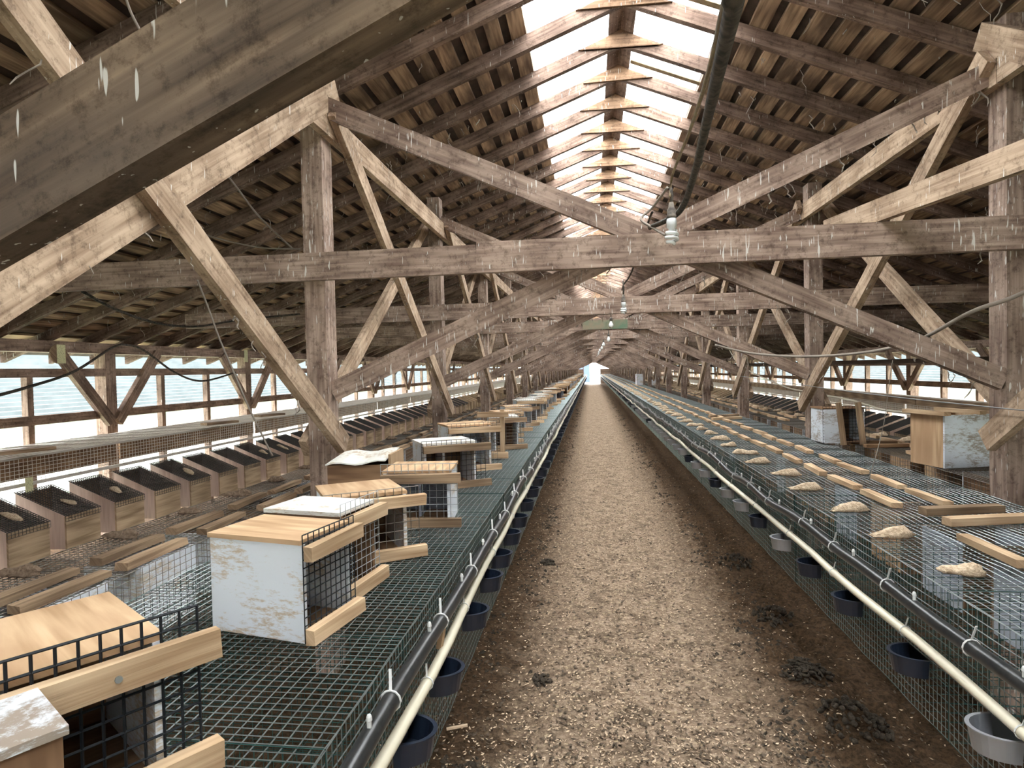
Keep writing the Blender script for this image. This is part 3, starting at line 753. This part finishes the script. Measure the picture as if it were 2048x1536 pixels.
# ---- mesh-fronted nest boxes standing on the left aisle cages
def front_box(P0, P1, depth, h, label, z=CZ1 + .004, side='lam', top='ply', inner='lam_grey', net='net_black', cell=.025, rad=.0013, sticks='new_wood', stick_h=.035, ext=.03, netup=.02, tops=True, bots=True, nail=False, group=None, simple=False, tilt=0.0, back='ply_brown'):
    """P0 near corner and P1 far corner of the open front (x, y); the box stands behind that line"""
    P0 = Vector(P0); P1 = Vector(P1); w = (P1 - P0).length; ang = math.atan2(P1.y - P0.y, P1.x - P0.x)
    t = empty('mesh_front_nest_box', (P0.x, P0.y, z), (tilt, 0, ang)); tag(t, label, 'nest box', group)
    th = .011
    obj('side_board', MB().box(0, th, 0, depth, 0, h), t, mat=side)
    obj('side_board', MB().box(w - th, w, 0, depth, 0, h), t, mat=side if not simple else inner)
    obj('back_board', MB().box(th, w - th, depth - th, depth, 0, h), t, mat=back)
    obj('top_board', MB().box(-.004, w + .004, 0.002, depth + .004, h, h + th, 1), t, mat=top)
    obj('bottom_board', MB().box(th, w - th, 0.002, depth - th, 0, th), t, mat='ply_brown')
    if not simple:
        obj('inner_divider', MB().box(w * .45, w * .45 + th, .1, depth - th, th, h), t, mat=inner)
    nu = max(2, round((w + 2 * ext) / cell)); nv = max(3, round((h + 2 * netup) / cell))
    if net:
        obj('front_net', MB().net((-ext * .3, -.004, 0.003), (w + ext * 1.3, 0, 0), (0, 0, h + netup), nu, nv, rad), t, mat=net)
    for zz, on in ((h - stick_h * .55, tops), (stick_h * .45, bots)):
        if on:
            sk = obj('lath', MB().beam((-ext * .2, -.017, zz), (w + ext * 1.5, -.017, zz + random.uniform(-.006, .006)), .024, stick_h, jit=.0015), t, mat=sticks)
            if nail:
                for xx in (w * .2, w * .8): obj('nail_head', MB().tube([(xx, -.0285, zz), (xx, -.0315, zz)], .005, 8), sk, mat='steel')
    return t
front_box((-1.055, .54), (-.88, .80), .26, .215, 'large mesh-fronted box at lower left, its thick lath held by two nails', net='net_black', rad=.0022, cell=.0285, stick_h=.042, ext=.05, netup=.035, nail=True, side='lam', top='ply', bots=True)
front_box((-.889, 1.255), (-.852, 1.43), .265, .222, 'white scuffed box with black netting, second along the left aisle cages', side='lam', top='ply', net='net_black', rad=.0016, cell=.02, inner='lam', ext=.012, stick_h=.034)
front_box((-.905, 1.50), (-.875, 1.66), .24, .225, 'brown-fronted box with white top behind the white scuffed box', side='ply_brown', top='cream', net='net_steel', rad=.0011, cell=.024, inner='ply_brown', ext=.02, netup=.03)
front_box((-1.06, 1.755), (-.85, 1.89), .25, .205, 'box with plywood top and rusted netting, angled beside the brown-fronted box', side='lam', top='ply', net='wire_old', rad=.0013, cell=.031, inner='lam', ext=.04, sticks='new_wood')
front_box((-1.06, 2.26), (-.80, 2.285), .24, .205, 'blue-grey box with wavy steel netting facing the camera', side='lam', top='ply', net='net_steel', rad=.0012, cell=.03, inner='lam_grey', ext=.03, netup=.035, sticks='old_lath', back='lam_grey')
front_box((-1.09, 2.95), (-.85, 3.09), .25, .225, 'tall white box with square black netting and brown laths', side='lam', top='cream', net='net_black', rad=.0014, cell=.028, inner='lam', ext=.05, sticks='old_lath')
front_box((-1.09, 3.49), (-.86, 3.62), .25, .265, 'white box with pale top board beyond the tall white box', side='lam', top='ply', net='wire_old', rad=.0012, cell=.03, inner='lam_grey', ext=.04, back='lam_grey')
# small box at the very corner and the brown one by the post
P = at(138, 1450, 2, CZ1 + .226) - Vector((.08 * math.cos(math.radians(58)) + .034 * math.sin(math.radians(58)), .08 * math.sin(math.radians(58)) - .034 * math.cos(math.radians(58)), 0))
t = empty('corner_nest_box', (P.x, P.y, CZ1 + .004), (0, 0, math.radians(58))); tag(t, 'small box with rusted white lid at the lower left corner of the photo', 'nest box')
obj('front_board', MB().box(-.12, .075, -.03, -.018, 0, .212), t, mat='ply_brown'); obj('side_board', MB().box(.063, .075, -.018, .09, 0, .212), t, mat='ply_brown')
obj('side_board', MB().box(-.12, -.108, -.018, .09, 0, .212), t, mat='ply_brown'); obj('back_board', MB().box(-.108, .063, .078, .09, 0, .212), t, mat='ply_brown')
obj('lid', MB().box(-.125, .08, -.034, .095, .212, .222), t, mat='lam_rust')
t = empty('brown_nest_box', (-1.285, 2.57, CZ1 + .004), (0, 0, math.radians(3))); tag(t, 'brown plywood box with curling white lid beside the left post', 'nest box')
obj('front_board', MB().box(-.145, .145, 0, .012, 0, .19), t, mat='ply_brown'); obj('side_board', MB().box(.133, .145, .012, .23, 0, .235), t, mat='ply')
obj('side_board', MB().box(-.145, -.133, .012, .23, 0, .2), t, mat='ply_brown'); obj('back_board', MB().box(-.133, .133, .218, .23, 0, .2), t, mat='ply_brown')
b = MB(); nn = 8; vs = []
for i in range(nn + 1):
    x = -.15 + .275 * i / nn; zz = .194 + .007 * math.sin(i * 1.1) + .014 * i / nn
    vs += [(x, -.012, zz - .004), (x, .235, zz + .02), (x, -.012, zz + .002), (x, .235, zz + .026)]
fs = []
for i in range(nn):
    a = 4 * i; fs += [(a, a + 4, a + 5, a + 1), (a + 2, a + 3, a + 7, a + 6), (a, a + 2, a + 6, a + 4), (a + 1, a + 5, a + 7, a + 3)]
b.add(vs, fs); obj('curled_lid', b, t, mat='cream')
# the line of boxes going on down the row
y = 4.05; i = 0
sides = ['lam', 'lam', 'ply_brown', 'lam_rust', 'lam']; topsm = ['ply', 'cream', 'ply', 'cream']; nets = ['net_black', 'wire_old', 'net_steel']
while y < 46:
    a = math.radians(random.uniform(8, 50)); x0 = random.uniform(-1.1, -.99); w = random.uniform(.19, .23)
    lab = f'mesh-fronted nest box on the left aisle cages, {ORD[i]} beyond the white pale-topped one' if i < 12 else 'small nest box far down the left aisle cages'
    front_box((x0, y), (x0 + w * math.cos(a), y + w * math.sin(a)), random.uniform(.2, .26), random.uniform(.2, .25), lab, side=random.choice(sides), top=random.choice(topsm), net=random.choice(nets) if i < 14 else None,
              inner=random.choice(['lam', 'lam_grey', 'ply_brown']), ext=random.uniform(.02, .06), stick_h=.035, sticks=random.choice(['new_wood', 'new_wood', 'old_lath']), simple=i > 14, group='nest boxes down the left aisle cages')
    y += random.uniform(.38, .52) if y < 20 else random.uniform(.45, .9); i += 1
# upright lath frame leaning on a box
t = empty('lath_frame', (-.86, 4.02, CZ1 + .01)); tag(t, 'upright frame of new laths leaning among the left aisle boxes', 'frame')
obj('upright', MB().box(.0, .03, -.02, 0, .045, .33), t, mat='new_wood'); obj('foot_lath', MB().box(-.06, .05, -.03, 0, 0, .042), t, mat='new_wood'); obj('head_lath', MB().box(-.15, .06, -.045, -.022, .28, .315), t, mat='new_wood')

# ---- boxes standing behind the right posts
def plain_box(loc, ang, w, dp, h, label, mats, laths=True):
    t = empty('nest_box', loc, (0, 0, ang)); tag(t, label, 'nest box'); th = .012
    obj('front_board', MB().box(0, w, 0, th, 0, h), t, mat=mats[0]); obj('side_board', MB().box(0, th, th, dp, 0, h), t, mat=mats[1])
    obj('side_board', MB().box(w - th, w, th, dp, 0, h), t, mat=mats[1]); obj('back_board', MB().box(th, w - th, dp - th, dp, 0, h), t, mat=mats[1])
    if laths:
        obj('top_lath', MB().box(-.03, .012, -.03, dp + .03, h, h + .022), t, mat='new_wood'); obj('top_lath', MB().box(w - .1, w - .06, -.02, dp + .05, h, h + .022), t, mat='new_wood')
    obj('bottom_board', MB().box(th, w - th, th, dp - th, 0, th), t, mat='ply_brown')
plain_box((1.725, 3.66, CZ1 - .004), math.radians(14), .30, .25, .30, 'white box with running rust stains beside the right post', ('lam_rust', 'ply'))
t = front_box((1.46, 4.70), (1.75, 4.72), .22, .25, 'leaning weathered box with black mesh front near the second right post', z=CZ1 + .012, side='lam_rust', top='ply_brown', net='net_black', rad=.0013, cell=.025, inner='ply_brown', tops=False, bots=False)
obj('white_front_board', MB().box(0, .115, -.012, -.002, .0, .25), t, mat='lam_rust')
for xx in (.13, .27): obj('upright_lath', MB().beam((xx, -.02, -.012), (xx - .035, -.02, .30), .028, .034, up=(1, 0, 0)), t, mat='old_lath')
p = at(1290, 769, 2, CZ1 + .004)
plain_box((1.27, 20.6, CZ1 + .004), .1, .22, .2, .36, 'pale upright board box far along the right cages, aisle side', ('lam', 'lam'), False)
p = at(1300, 771, 2, CZ1 + .004)
plain_box((1.74, 20.4, CZ1 - .004), -.1, .26, .2, .36, 'pale upright board box far along the right cages, post side', ('lam', 'lam'), False)

# ---- water pipes along the cage fronts
def wavy(x, z, y0, y1, step, amp, seed):
    pts = []; y = y0; base = random.Random(seed).uniform(0, 50)
    while y <= y1:
        pts.append((x + amp * .5 * noise.noise(Vector((y * 1.1, seed, 2.0))), y, z + amp * noise.noise(Vector((y * 1.4 + base, seed, 0)))))
        y += step
    return pts
def cam_point(pts, y):
    for a, b_ in zip(pts, pts[1:]):
        if a[1] <= y <= b_[1]:
            f = (y - a[1]) / (b_[1] - a[1]); return Vector(a).lerp(Vector(b_), f)
    return Vector(pts[-1])
tie = MB()
tie.tube([(math.cos(a) * .0205, 0, math.sin(a) * .0205) for a in np.linspace(0, 6.283, 13)], .0022, 5, False); tie.beam((0, 0, .02), (-.004, .012, .058), .006, .002)
tie_me = tie.mesh('cable_tie', 'tie_white')
nip = MB().lathe([(.0, 0), (.0045, 0), (.0045, .014), (.006, .016), (.005, .022), (.003, .026), (.0, .027)], 8).mesh('drinker_nipple', 'tie_white')
for s, zb, zw, side in ((-1, .936, .867, 'left'), (1, .905, .816, 'right')):
    pts = wavy(s * .652, zb, .4, 58, .16, .030 if s < 0 else .042, 3 + s)
    o = empty('water_pipe', (0, 0, 0)); tag(o, f'black water pipe tied along the {side} cage fronts', 'pipe')
    obj('pipe_tube', MB().tube(pts, .0185, 12), o, mat='pipe_black', smooth=True)
    for i in range(40):
        q = cam_point(pts, 1.15 + .4 * i + random.uniform(-.05, .05)); obj('cable_tie', tie_me, o, q, (0, 0, math.pi if s > 0 else 0))
        q = cam_point(pts, 1.0 + .4 * i + random.uniform(-.04, .04)); obj('drinker_nipple', nip, o, (q.x, q.y, q.z + .015))
    pts = wavy(s * .648, zw, .4, 58, .2, .018 if s < 0 else .03, 9 + s)
    o = empty('water_pipe', (0, 0, 0)); tag(o, f'cream plastic pipe running below the black one on the {side}', 'pipe')
    obj('pipe_tube', MB().tube(pts, .0135, 12), o, mat='pipe_white', smooth=True)
    for i in range(30):
        q = cam_point(pts, 1.3 + .55 * i + random.uniform(-.1, .1)); obj('cable_tie', tie_me, o, q, (0, 0, math.pi if s > 0 else 0), None).scale = (.75, .75, .75)

# ---- half-round drinking cups hooked on the cage fronts
def cup(mat):
    R, H, th = .057, .052, .004; n = 14; vs = []; fs = []
    def ring(rad, z): return [(rad * math.sin(math.pi * i / n) * 1.35, -rad * math.cos(math.pi * i / n), z) for i in range(n + 1)]
    rings = [ring(R * .88, 0), ring(R, H), ring(R + .003, H), ring(R + .003, H + .003), ring(R - th, H + .003), ring(R * .88 - th, th)]
    for q in rings: vs += q
    m = n + 1
    for j in range(len(rings) - 1):
        fs += [(j * m + i, j * m + (i + 1) % m, (j + 1) * m + (i + 1) % m, (j + 1) * m + i) for i in range(m)]
    fs += [tuple(range(m))[::-1], tuple(range((len(rings) - 1) * m, len(rings) * m))]
    b = MB(); b.add(vs, fs, off=(0, 0)); return b.mesh('drinking_cup', mat)
cups = {'black': cup('cup_blue'), 'grey': cup('cup_grey')}
yR = [1.455, 1.82, 2.225, 2.6, 2.965, 3.36, 3.72, 4.09] + [4.48 + .39 * i for i in range(125)]
yL = [1.23, 1.51, 1.9, 2.21, 2.48, 2.81, 3.13, 3.5] + [3.85 + .37 * i for i in range(125)]
greyR = {0, 4, 6, 7, 9, 10, 12, 13, 14, 15, 16, 17, 18, 19, 20, 22}
for s, ys, zc, side in ((-1, yL, .775, 'left'), (1, yR, .725, 'right')):
    for i, y in enumerate(ys):
        if y > 52: break
        c = 'grey' if s > 0 and (i in greyR or (i > 22 and random.random() < .5)) else 'black'
        o = obj('drinking_cup', cups[c], None, (s * .664, y, zc + random.uniform(-.006, .006)), (0, 0, 0 if s < 0 else math.pi))
        tag(o, f'{c} half-round drinking cup on the {side} cage fronts, {ORD[i]} from the camera' if i < 20 else f'{c} drinking cup far along the {side} cage fronts', 'cup', f'drinking cups on the {side} cage fronts')
t = obj('wooden_peg', MB().beam((-.655, 1.53, .865), (-.645, 1.56, .95), .014, .012), mat='new_wood'); tag(t, 'short wooden peg stuck behind the pipe over a left cup', 'peg')

# ================================================================== LAMPS AND CABLES
def spiral_lamp(loc, cord_up, label, big=True):
    t = empty('bulb_lamp', loc); tag(t, label, 'bulb')
    obj('lamp_socket', MB().lathe([(.0, .0), (.018, 0), (.0185, .012), (.016, .014), (.017, .034), (.012, .04), (.009, .062), (.0, .064)], 16), t, mat='socket', smooth=True)
    obj('bulb_base', MB().lathe([(.0, -.05), (.011, -.05), (.012, -.04), (.0195, -.034), (.0195, -.012), (.017, 0), (.0, .0)], 18), t, mat='bulb_base', smooth=True)
    pts = []
    for i in range(61):
        a = i / 60 * 6.283 * 3.0; rr = .016 + .005 * min(1, i / 20) if i < 45 else .021 - .014 * (i - 45) / 15
        pts.append((rr * math.cos(a), rr * math.sin(a), -.046 - .052 * i / 60))
    obj('spiral_tube', MB().tube(pts, .0068, 8), t, mat='bulb_white', smooth=True)
    obj('hanging_cord', MB().tube([(0, 0, .06), (.004, .004, .06 + cord_up * .5), (.0, .01, .06 + cord_up)], .006, 8), t, mat='cable', smooth=True)
    return t
def globe_lamp(loc, cord_up, label, group=None):
    t = empty('bulb_lamp', loc); tag(t, label, 'bulb', group)
    obj('lamp_socket', MB().lathe([(.0, .0), (.018, 0), (.018, .03), (.01, .045), (.0, .046)], 12), t, mat='socket', smooth=True)
    obj('glass_globe', MB().lathe([(.0, -.088), (.012, -.086), (.024, -.076), (.03, -.058), (.028, -.04), (.018, -.02), (.014, 0), (.0, .0)], 16), t, mat='bulb_white', smooth=True)
    obj('hanging_cord', MB().tube([(0, 0, .044), (.0, .004, .04 + cord_up)], .006, 6), t, mat='cable', smooth=True)
    return t
B0 = at(1343, 437, 1, 2.4)
spiral_lamp(B0, .06, 'large dusty spiral bulb hanging before the spliced tie beam')
B1 = at(1247, 604, 1, 5.12); spiral_lamp(B1, .12, 'spiral bulb hanging below the second tie beam')
B2 = at(1222, 642, 1, 7.5); globe_lamp(B2, .12, 'round white bulb hanging behind the second spiral bulb')
for k in range(4, 18):
    globe_lamp((.03 + random.uniform(-.02, .02), YK[k] - .35, 2.1 + .012 * (k - 4) if k < 12 else 2.2), .13, f'round white bulb over the aisle, {ORD[k - 4]} beyond the foremost globe' if k < 9 else 'tiny white bulb in the far line over the aisle', 'bulbs over the aisle')
def cable(name, pts, rad, mat, label, cat='cable', n=8):
    P = [Vector(p) for p in pts]; out = []
    for i in range(len(P) - 1):                     # smooth through the points
        p0, p1, p2, p3 = P[max(i - 1, 0)], P[i], P[i + 1], P[min(i + 2, len(P) - 1)]
        for j in range(8):
            t = j / 8; out.append(.5 * ((2 * p1) + (p2 - p0) * t + (2 * p0 - 5 * p1 + 4 * p2 - p3) * t * t + (3 * p1 - p0 - 3 * p2 + p3) * t ** 3))
    out.append(P[-1])
    return tag(obj(name, MB().tube(out, rad, n), mat=mat, smooth=True), label, cat)
cable('thick_cable', [(-.03, .40, 2.215), (-.03, .48, 2.232), at(1480, -60, 1, .64), at(1470, 0, 1, .72), at(1440, 130, 1, 1.0), at(1412, 250, 1, 1.45), at(1388, 350, 1, 1.95), at(1357, 425, 1, 2.42), at(1300, 455, 1, 2.8)], .0115, 'cable', 'thick dusty black cable sagging from upper right to the large spiral bulb')
cable('thin_cable', [(-.06, .40, 2.215), (-.06, .48, 2.228), at(1465, -60, 1, .7), at(1448, 10, 1, .82), at(1418, 140, 1, 1.15), at(1382, 255, 1, 1.7), at(1345, 350, 1, 2.36), at(1340, 395, 1, 2.4)], .0048, 'cable_brown', 'thin yellowish cable running beside the thick black one')
cable('short_cable', [at(1330, 470, 1, 2.6), at(1305, 455, 1, 2.75), at(1282, 438, 1, 2.82), at(1305, 415, 1, 2.82), at(1335, 375, 1, 2.7)], .006, 'dust', 'dusty cable loop beside the large spiral bulb')
pts = []
for k in range(1, 18):
    pts += [(.05, YK[k] - .06, 2.31), (.05, YK[k] + .14, 2.31), (.04, YK[k] + 1.2, 2.24)]
cable('lamp_line', pts, .006, 'cable', 'dark supply cable strung along the tie beams over the aisle', n=6)
cable('drooping_cable', [at(-40, 800, 0, -3.9), at(60, 773, 0, -4.1), at(150, 742, 0, -4.5), at(225, 695, 0, -4.75), at(255, 690, 0, -4.8), at(290, 702, 0, -4.75), at(350, 745, 0, -4.7), at(405, 762, 0, -4.7), at(470, 745, 0, -4.75)], .011, 'cable', 'black cable drooping before the left wall openings')
cable('roof_cable', [at(165, 583, 1, 2.98), at(230, 618, 1, 3.3), at(310, 645, 1, 3.8), at(390, 653, 1, 4.4), at(480, 640, 1, 4.9), at(600, 628, 1, 5.2)], .009, 'cable', 'black cable sagging below the left roof slope')
cable('wall_cable', [at(2100, 560, 1, 2.6), at(2020, 597, 1, 2.72), at(1940, 625, 1, 2.8), at(1830, 682, 1, 3.3), at(1720, 706, 1, 4.0), at(1600, 713, 1, 4.6), at(1500, 706, 1, 5.1), at(1430, 690, 1, 5.25)], .009, 'dust', 'dusty cable swagged across the right bay')
cable('white_hose', [at(1455, 690, 0, 2.7), at(1480, 730, 0, 2.7), at(1560, 770, 0, 2.8), at(1620, 785, 0, 2.8), at(1700, 800, 0, 2.85), at(1770, 820, 0, 2.9), at(1860, 828, 0, 2.9), at(1960, 840, 0, 2.9)], .012, 'pipe_white', 'pale hose hanging behind the right posts', 'hose')
cable('wire_strand', [at(1480, 752, 0, 1.46), at(1640, 775, 0, 1.46), at(1800, 795, 0, 1.46), at(1960, 812, 0, 1.46), at(2060, 822, 0, 1.46)], .003, 'steel', 'thin fence wire strung along the right posts', 'wire', 5)
cable('hanging_twine', [at(395, 560, 1, 2.845), at(420, 625, 1, 2.845), at(440, 680, 1, 2.84), at(468, 745, 1, 2.83), at(500, 820, 1, 2.83), at(545, 912, 1, 2.83)], .0045, 'dust', 'dusty twine hanging from the spliced tie beam on the left', 'twine', 6)
cable('roof_twine', [at(438, 330, 1, 3.0), at(470, 370, 1, 3.3), at(520, 435, 1, 3.6), at(585, 497, 1, 3.9)], .006, 'dust', 'dusty string slanting under the left roof', 'twine', 6)
cable('post_twine', [at(375, 458, 1, 3.1), at(440, 478, 1, 3.2), at(520, 495, 1, 3.2), at(600, 498, 1, 3.1)], .0045, 'dust', 'dusty cord sagging behind the left post', 'twine', 6)
cable('top_twine', [at(250, -10, 1, 1.6), at(262, 25, 1, 1.62), at(285, 70, 1, 1.65)], .004, 'dust', 'short dusty string hanging by the huge dark brace', 'twine', 6)
cable('right_twine', [at(1785, 720, 1, 3.4), at(1778, 770, 1, 3.4), at(1765, 860, 1, 3.38), at(1738, 960, 1, 3.3)], .002, 'dust', 'thin string hanging down to the right aisle cages', 'twine', 5)

# ---- record cards
def card(name, px, py, xpl, w, h, label, disc=False):
    p = at(px, py, 0, xpl); t = empty(name, p); tag(t, label, 'card')
    if disc: obj('wooden_disc', MB().tube([(-.012, 0, 0), (0, 0, 0)], .085, 24), t, mat='old_lath')
    obj('paper', MB().box(.001, .004, -w / 2 + .02, w / 2 + .02, -h / 2, h / 2), t, mat='card')
card('record_card', 118, 708, -4.86, .085, .165, 'yellow record card on a round wooden disc at the left wall plate', True)
card('record_card', 490, 712, -4.86, .08, .16, 'yellow record card pinned farther along the left wall plate')
card('record_card', 52, 972, -3.72, .05, .1, 'yellow record card hanging on the left outer cages')
# loose boards lying on the outer cage tops on the left
for i, (px, py, L, lab) in enumerate([(48, 905, .28, 'flat board lying on the outer cages by the left wall, front one'), (440, 848, .3, 'flat board lying on the outer cages by the left wall, rear one'), (540, 832, .3, 'pale board on the outer cages by the left wall beyond the two boards')]):
    p = at(px, py, 2, 1.155); tag(obj('loose_board', MB().beam((-.06, -L / 2, .012), (.06, L / 2, .012), .1, .022), None, p, mat='old_lath'), lab, 'board')

# ================================================================== LITTER ON THE FLOOR
def fz(x, y):
    ax = abs(x + 0.12); e = max(0.0, min(1.0, (ax - 0.55) / 0.35))
    n1 = noise.noise(Vector((x * 3, y * 3, 0.3))); n2 = noise.noise(Vector((x * 14, y * 14, 4.0))); n3 = noise.noise(Vector((x * 45, y * 45, 9.0)))
    return 0.012 * n1 + 0.006 * n2 + 0.004 * n3 + e * (0.035 + 0.05 * max(0, n1) + 0.03 * n2 + 0.012 * n3) - .01
rc = random.Random(5)
def scatter(name, n, mat, label, size, xw, flat=True):
    b = MB(); vs = []; fs = []
    for i in range(n):
        y = 2.1 + 13 * rc.random() ** 2.0; x = -.08 + rc.gauss(0, xw)
        if abs(x) > 1.25: continue
        z = fz(x, y) + .003; a = rc.random() * 3.14; l = rc.uniform(*size); w = l * rc.uniform(.25, .5)
        ca, sa = math.cos(a), math.sin(a); tz = rc.uniform(-.4, .4) * l; k = len(vs)
        hh = rc.uniform(.001, .004) if flat else w * .7
        vs += [(x - ca * l, y - sa * l, z + hh - tz * .5), (x + sa * w, y - ca * w, z), (x + ca * l, y + sa * l, z + hh + tz * .5), (x - sa * w, y + ca * w, z + hh)]
        fs += [(k, k + 1, k + 2, k + 3)] if flat else [(k, k + 1, k + 3), (k + 1, k + 2, k + 3), (k, k + 3, k + 1)]
    b.v = vs; b.f = fs; b.uv = [(0, 0)] * sum(len(f) for f in fs)
    tag(obj(name, b, mat=mat), label, 'litter', kind='stuff')
scatter('wood_shavings', 16000, 'chip', 'pale wood shavings strewn over the aisle floor', (.004, .0105), .5)
scatter('dark_litter', 12000, 'chip_dark', 'dark litter crumbs strewn over the aisle floor', (.005, .017), .6, False)

def manure_pile(x, y, rad, n, label, mat='manure', worms=True):
    b = MB(); rp = random.Random(int(x * 1000 + y * 77))
    for i in range(n):
        rr = rad * math.sqrt(rp.random()); a = rp.random() * 6.283
        px, py = rr * math.cos(a) * 1.0, rr * math.sin(a) * 1.3; hgt = max(0, (1 - rr / rad)) * rad * .45
        p = Vector((px, py, fz(x + px, y + py) + hgt + .004)); h = rp.random() * 6.283; pts = [p]
        L = rp.uniform(.02, .045) if worms else rp.uniform(.01, .025)
        for q in range(4):
            h += rp.uniform(-.9, .9); p = p + Vector((math.cos(h) * L / 4, math.sin(h) * L / 4, rp.uniform(-.002, .002))); pts.append(p)
        r0 = rp.uniform(.005, .008) if worms else rp.uniform(.006, .014)
        b.tube(pts, [r0 * .5, r0, r0 * 1.05, r0, r0 * .5], 6)
    tag(obj('manure_pile', b, None, (x, y, 0), mat=mat, smooth=True), label, 'manure', kind='stuff')
p = at(1612, 1350, 2, .03); manure_pile(p.x, p.y, .10, 150, 'black coiled manure pile beside the right cages')
p = at(1712, 1440, 2, .05); manure_pile(p.x, p.y, .13, 130, 'dark manure mound at the foot of the right cages, in front', worms=False)
p = at(1545, 1235, 2, .03); manure_pile(p.x, p.y, .12, 100, 'dark manure mound on the right, behind the coiled pile', worms=False)
for i, (px, py, rd, nn, wh) in enumerate([(1095, 1120, .05, 50, 'small dark manure clump by the left aisle edge'), (1085, 1350, .04, 30, 'small dark manure clump in the middle of the aisle, in front'), (1470, 1130, .12, 70, 'flat dark manure clump beside the right cages, halfway to the bend')]):
    p = at(px, py, 2, .02); manure_pile(p.x, p.y, rd, nn, wh, worms=False)
def crumbs():
    b = MB(); rp = random.Random(11)
    for i in range(6500):
        y = 2.2 + 30 * rp.random() ** 2.2; s = rp.choice((-1, 1)); x = (-.76 if s < 0 else .66) + rp.gauss(0, .09)
        if noise.noise(Vector((x * 5, y * 3.0, 7.7))) < .08 + rp.uniform(-.15, .2): continue
        r0 = rp.uniform(.004, .013) * (1 + y * .02); z = fz(x, y); a = rp.random() * 6.28; ca, sa = math.cos(a) * r0, math.sin(a) * r0
        k = rp.uniform(1.0, 2.2)
        vs = [(x + ca * k, y + sa * k, z), (x - sa, y + ca, z), (x - ca * k, y - sa * k, z), (x + sa, y - ca, z), (x + rp.uniform(-.4, .4) * r0, y, z + r0 * rp.uniform(.7, 1.4))]
        b.add(vs, [(0, 1, 4), (1, 2, 4), (2, 3, 4), (3, 0, 4)], off=(0, 0))
    tag(obj('manure_crumbs', b, mat='manure'), 'dark manure crumbs heaped along both edges of the aisle', 'manure', kind='stuff')
crumbs()
tag(obj('fallen_lath', MB().beam(at(893, 1458, 2, .02), at(935, 1450, 2, .025), .012, .008), mat='chip'), 'thin pale splinter lying on the floor below the left cages', 'splinter')

# ---- dust strands hanging from the beams
def dust(name, label, segs, n, seed, lmax):
    b = MB(); rp = random.Random(seed)
    for i in range(n):
        a, c = segs[rp.randrange(len(segs))]; a = Vector(a); c = Vector(c); p = a.lerp(c, rp.random()); L = lmax * rp.random() ** 2 + .012; pts = [p]
        for q in range(4):
            p = p + Vector((rp.uniform(-.25, .25) * L, rp.uniform(-.2, .2) * L, -L / 4)); pts.append(p)
        r0 = rp.uniform(.0012, .0035); b.tube(pts, [r0, r0 * 1.3, r0, r0 * 1.2, r0 * .6], 4)
    tag(obj(name, b, mat='dust'), label, 'dust', kind='stuff')
segs = []
for k in (1, 2, 3):
    y = YK[k]
    segs += [((-1.5, y + .02, 2.87), (0, y + .02, 2.17)), ((1.5, y + .06, 2.8), (0, y + .06, 2.14)), ((-1.5, y + .06, 1.48), (-.1, y + .06, 2.1)), ((1.5, y + .02, 1.48), (.1, y + .02, 2.1)), ((-3.6, y - .02, 2.07), (3.4, y - .02, 2.07)),
             ((-1.5, y + .1, 2.85), (-1.5, y + 2.3, 1.22)), ((1.5, y + .1, 2.85), (1.5, y + 2.3, 1.22))]
segs += [((-1.5, .9, 2.62), (-1.5, 2.7, 1.3)), ((-1.54, 1.2, 1.78), (-1.54, 2.8, 2.9))]
dust('dust_strands', 'grey dust strands hanging under the beams and braces', segs, 420, 3, .07)
segs = [((-4.6, YK[1] + .48 * q, zl(4.6)), (-.7, YK[1] + .48 * q, zl(.7))) for q in range(8)] + [((4.3, YK[1] + .48 * q, zr(4.3)), (.6, YK[1] + .48 * q, zr(.6))) for q in range(8)]
dust('roof_cobwebs', 'dusty cobweb strands hanging from the rafters', segs, 420, 4, .12)
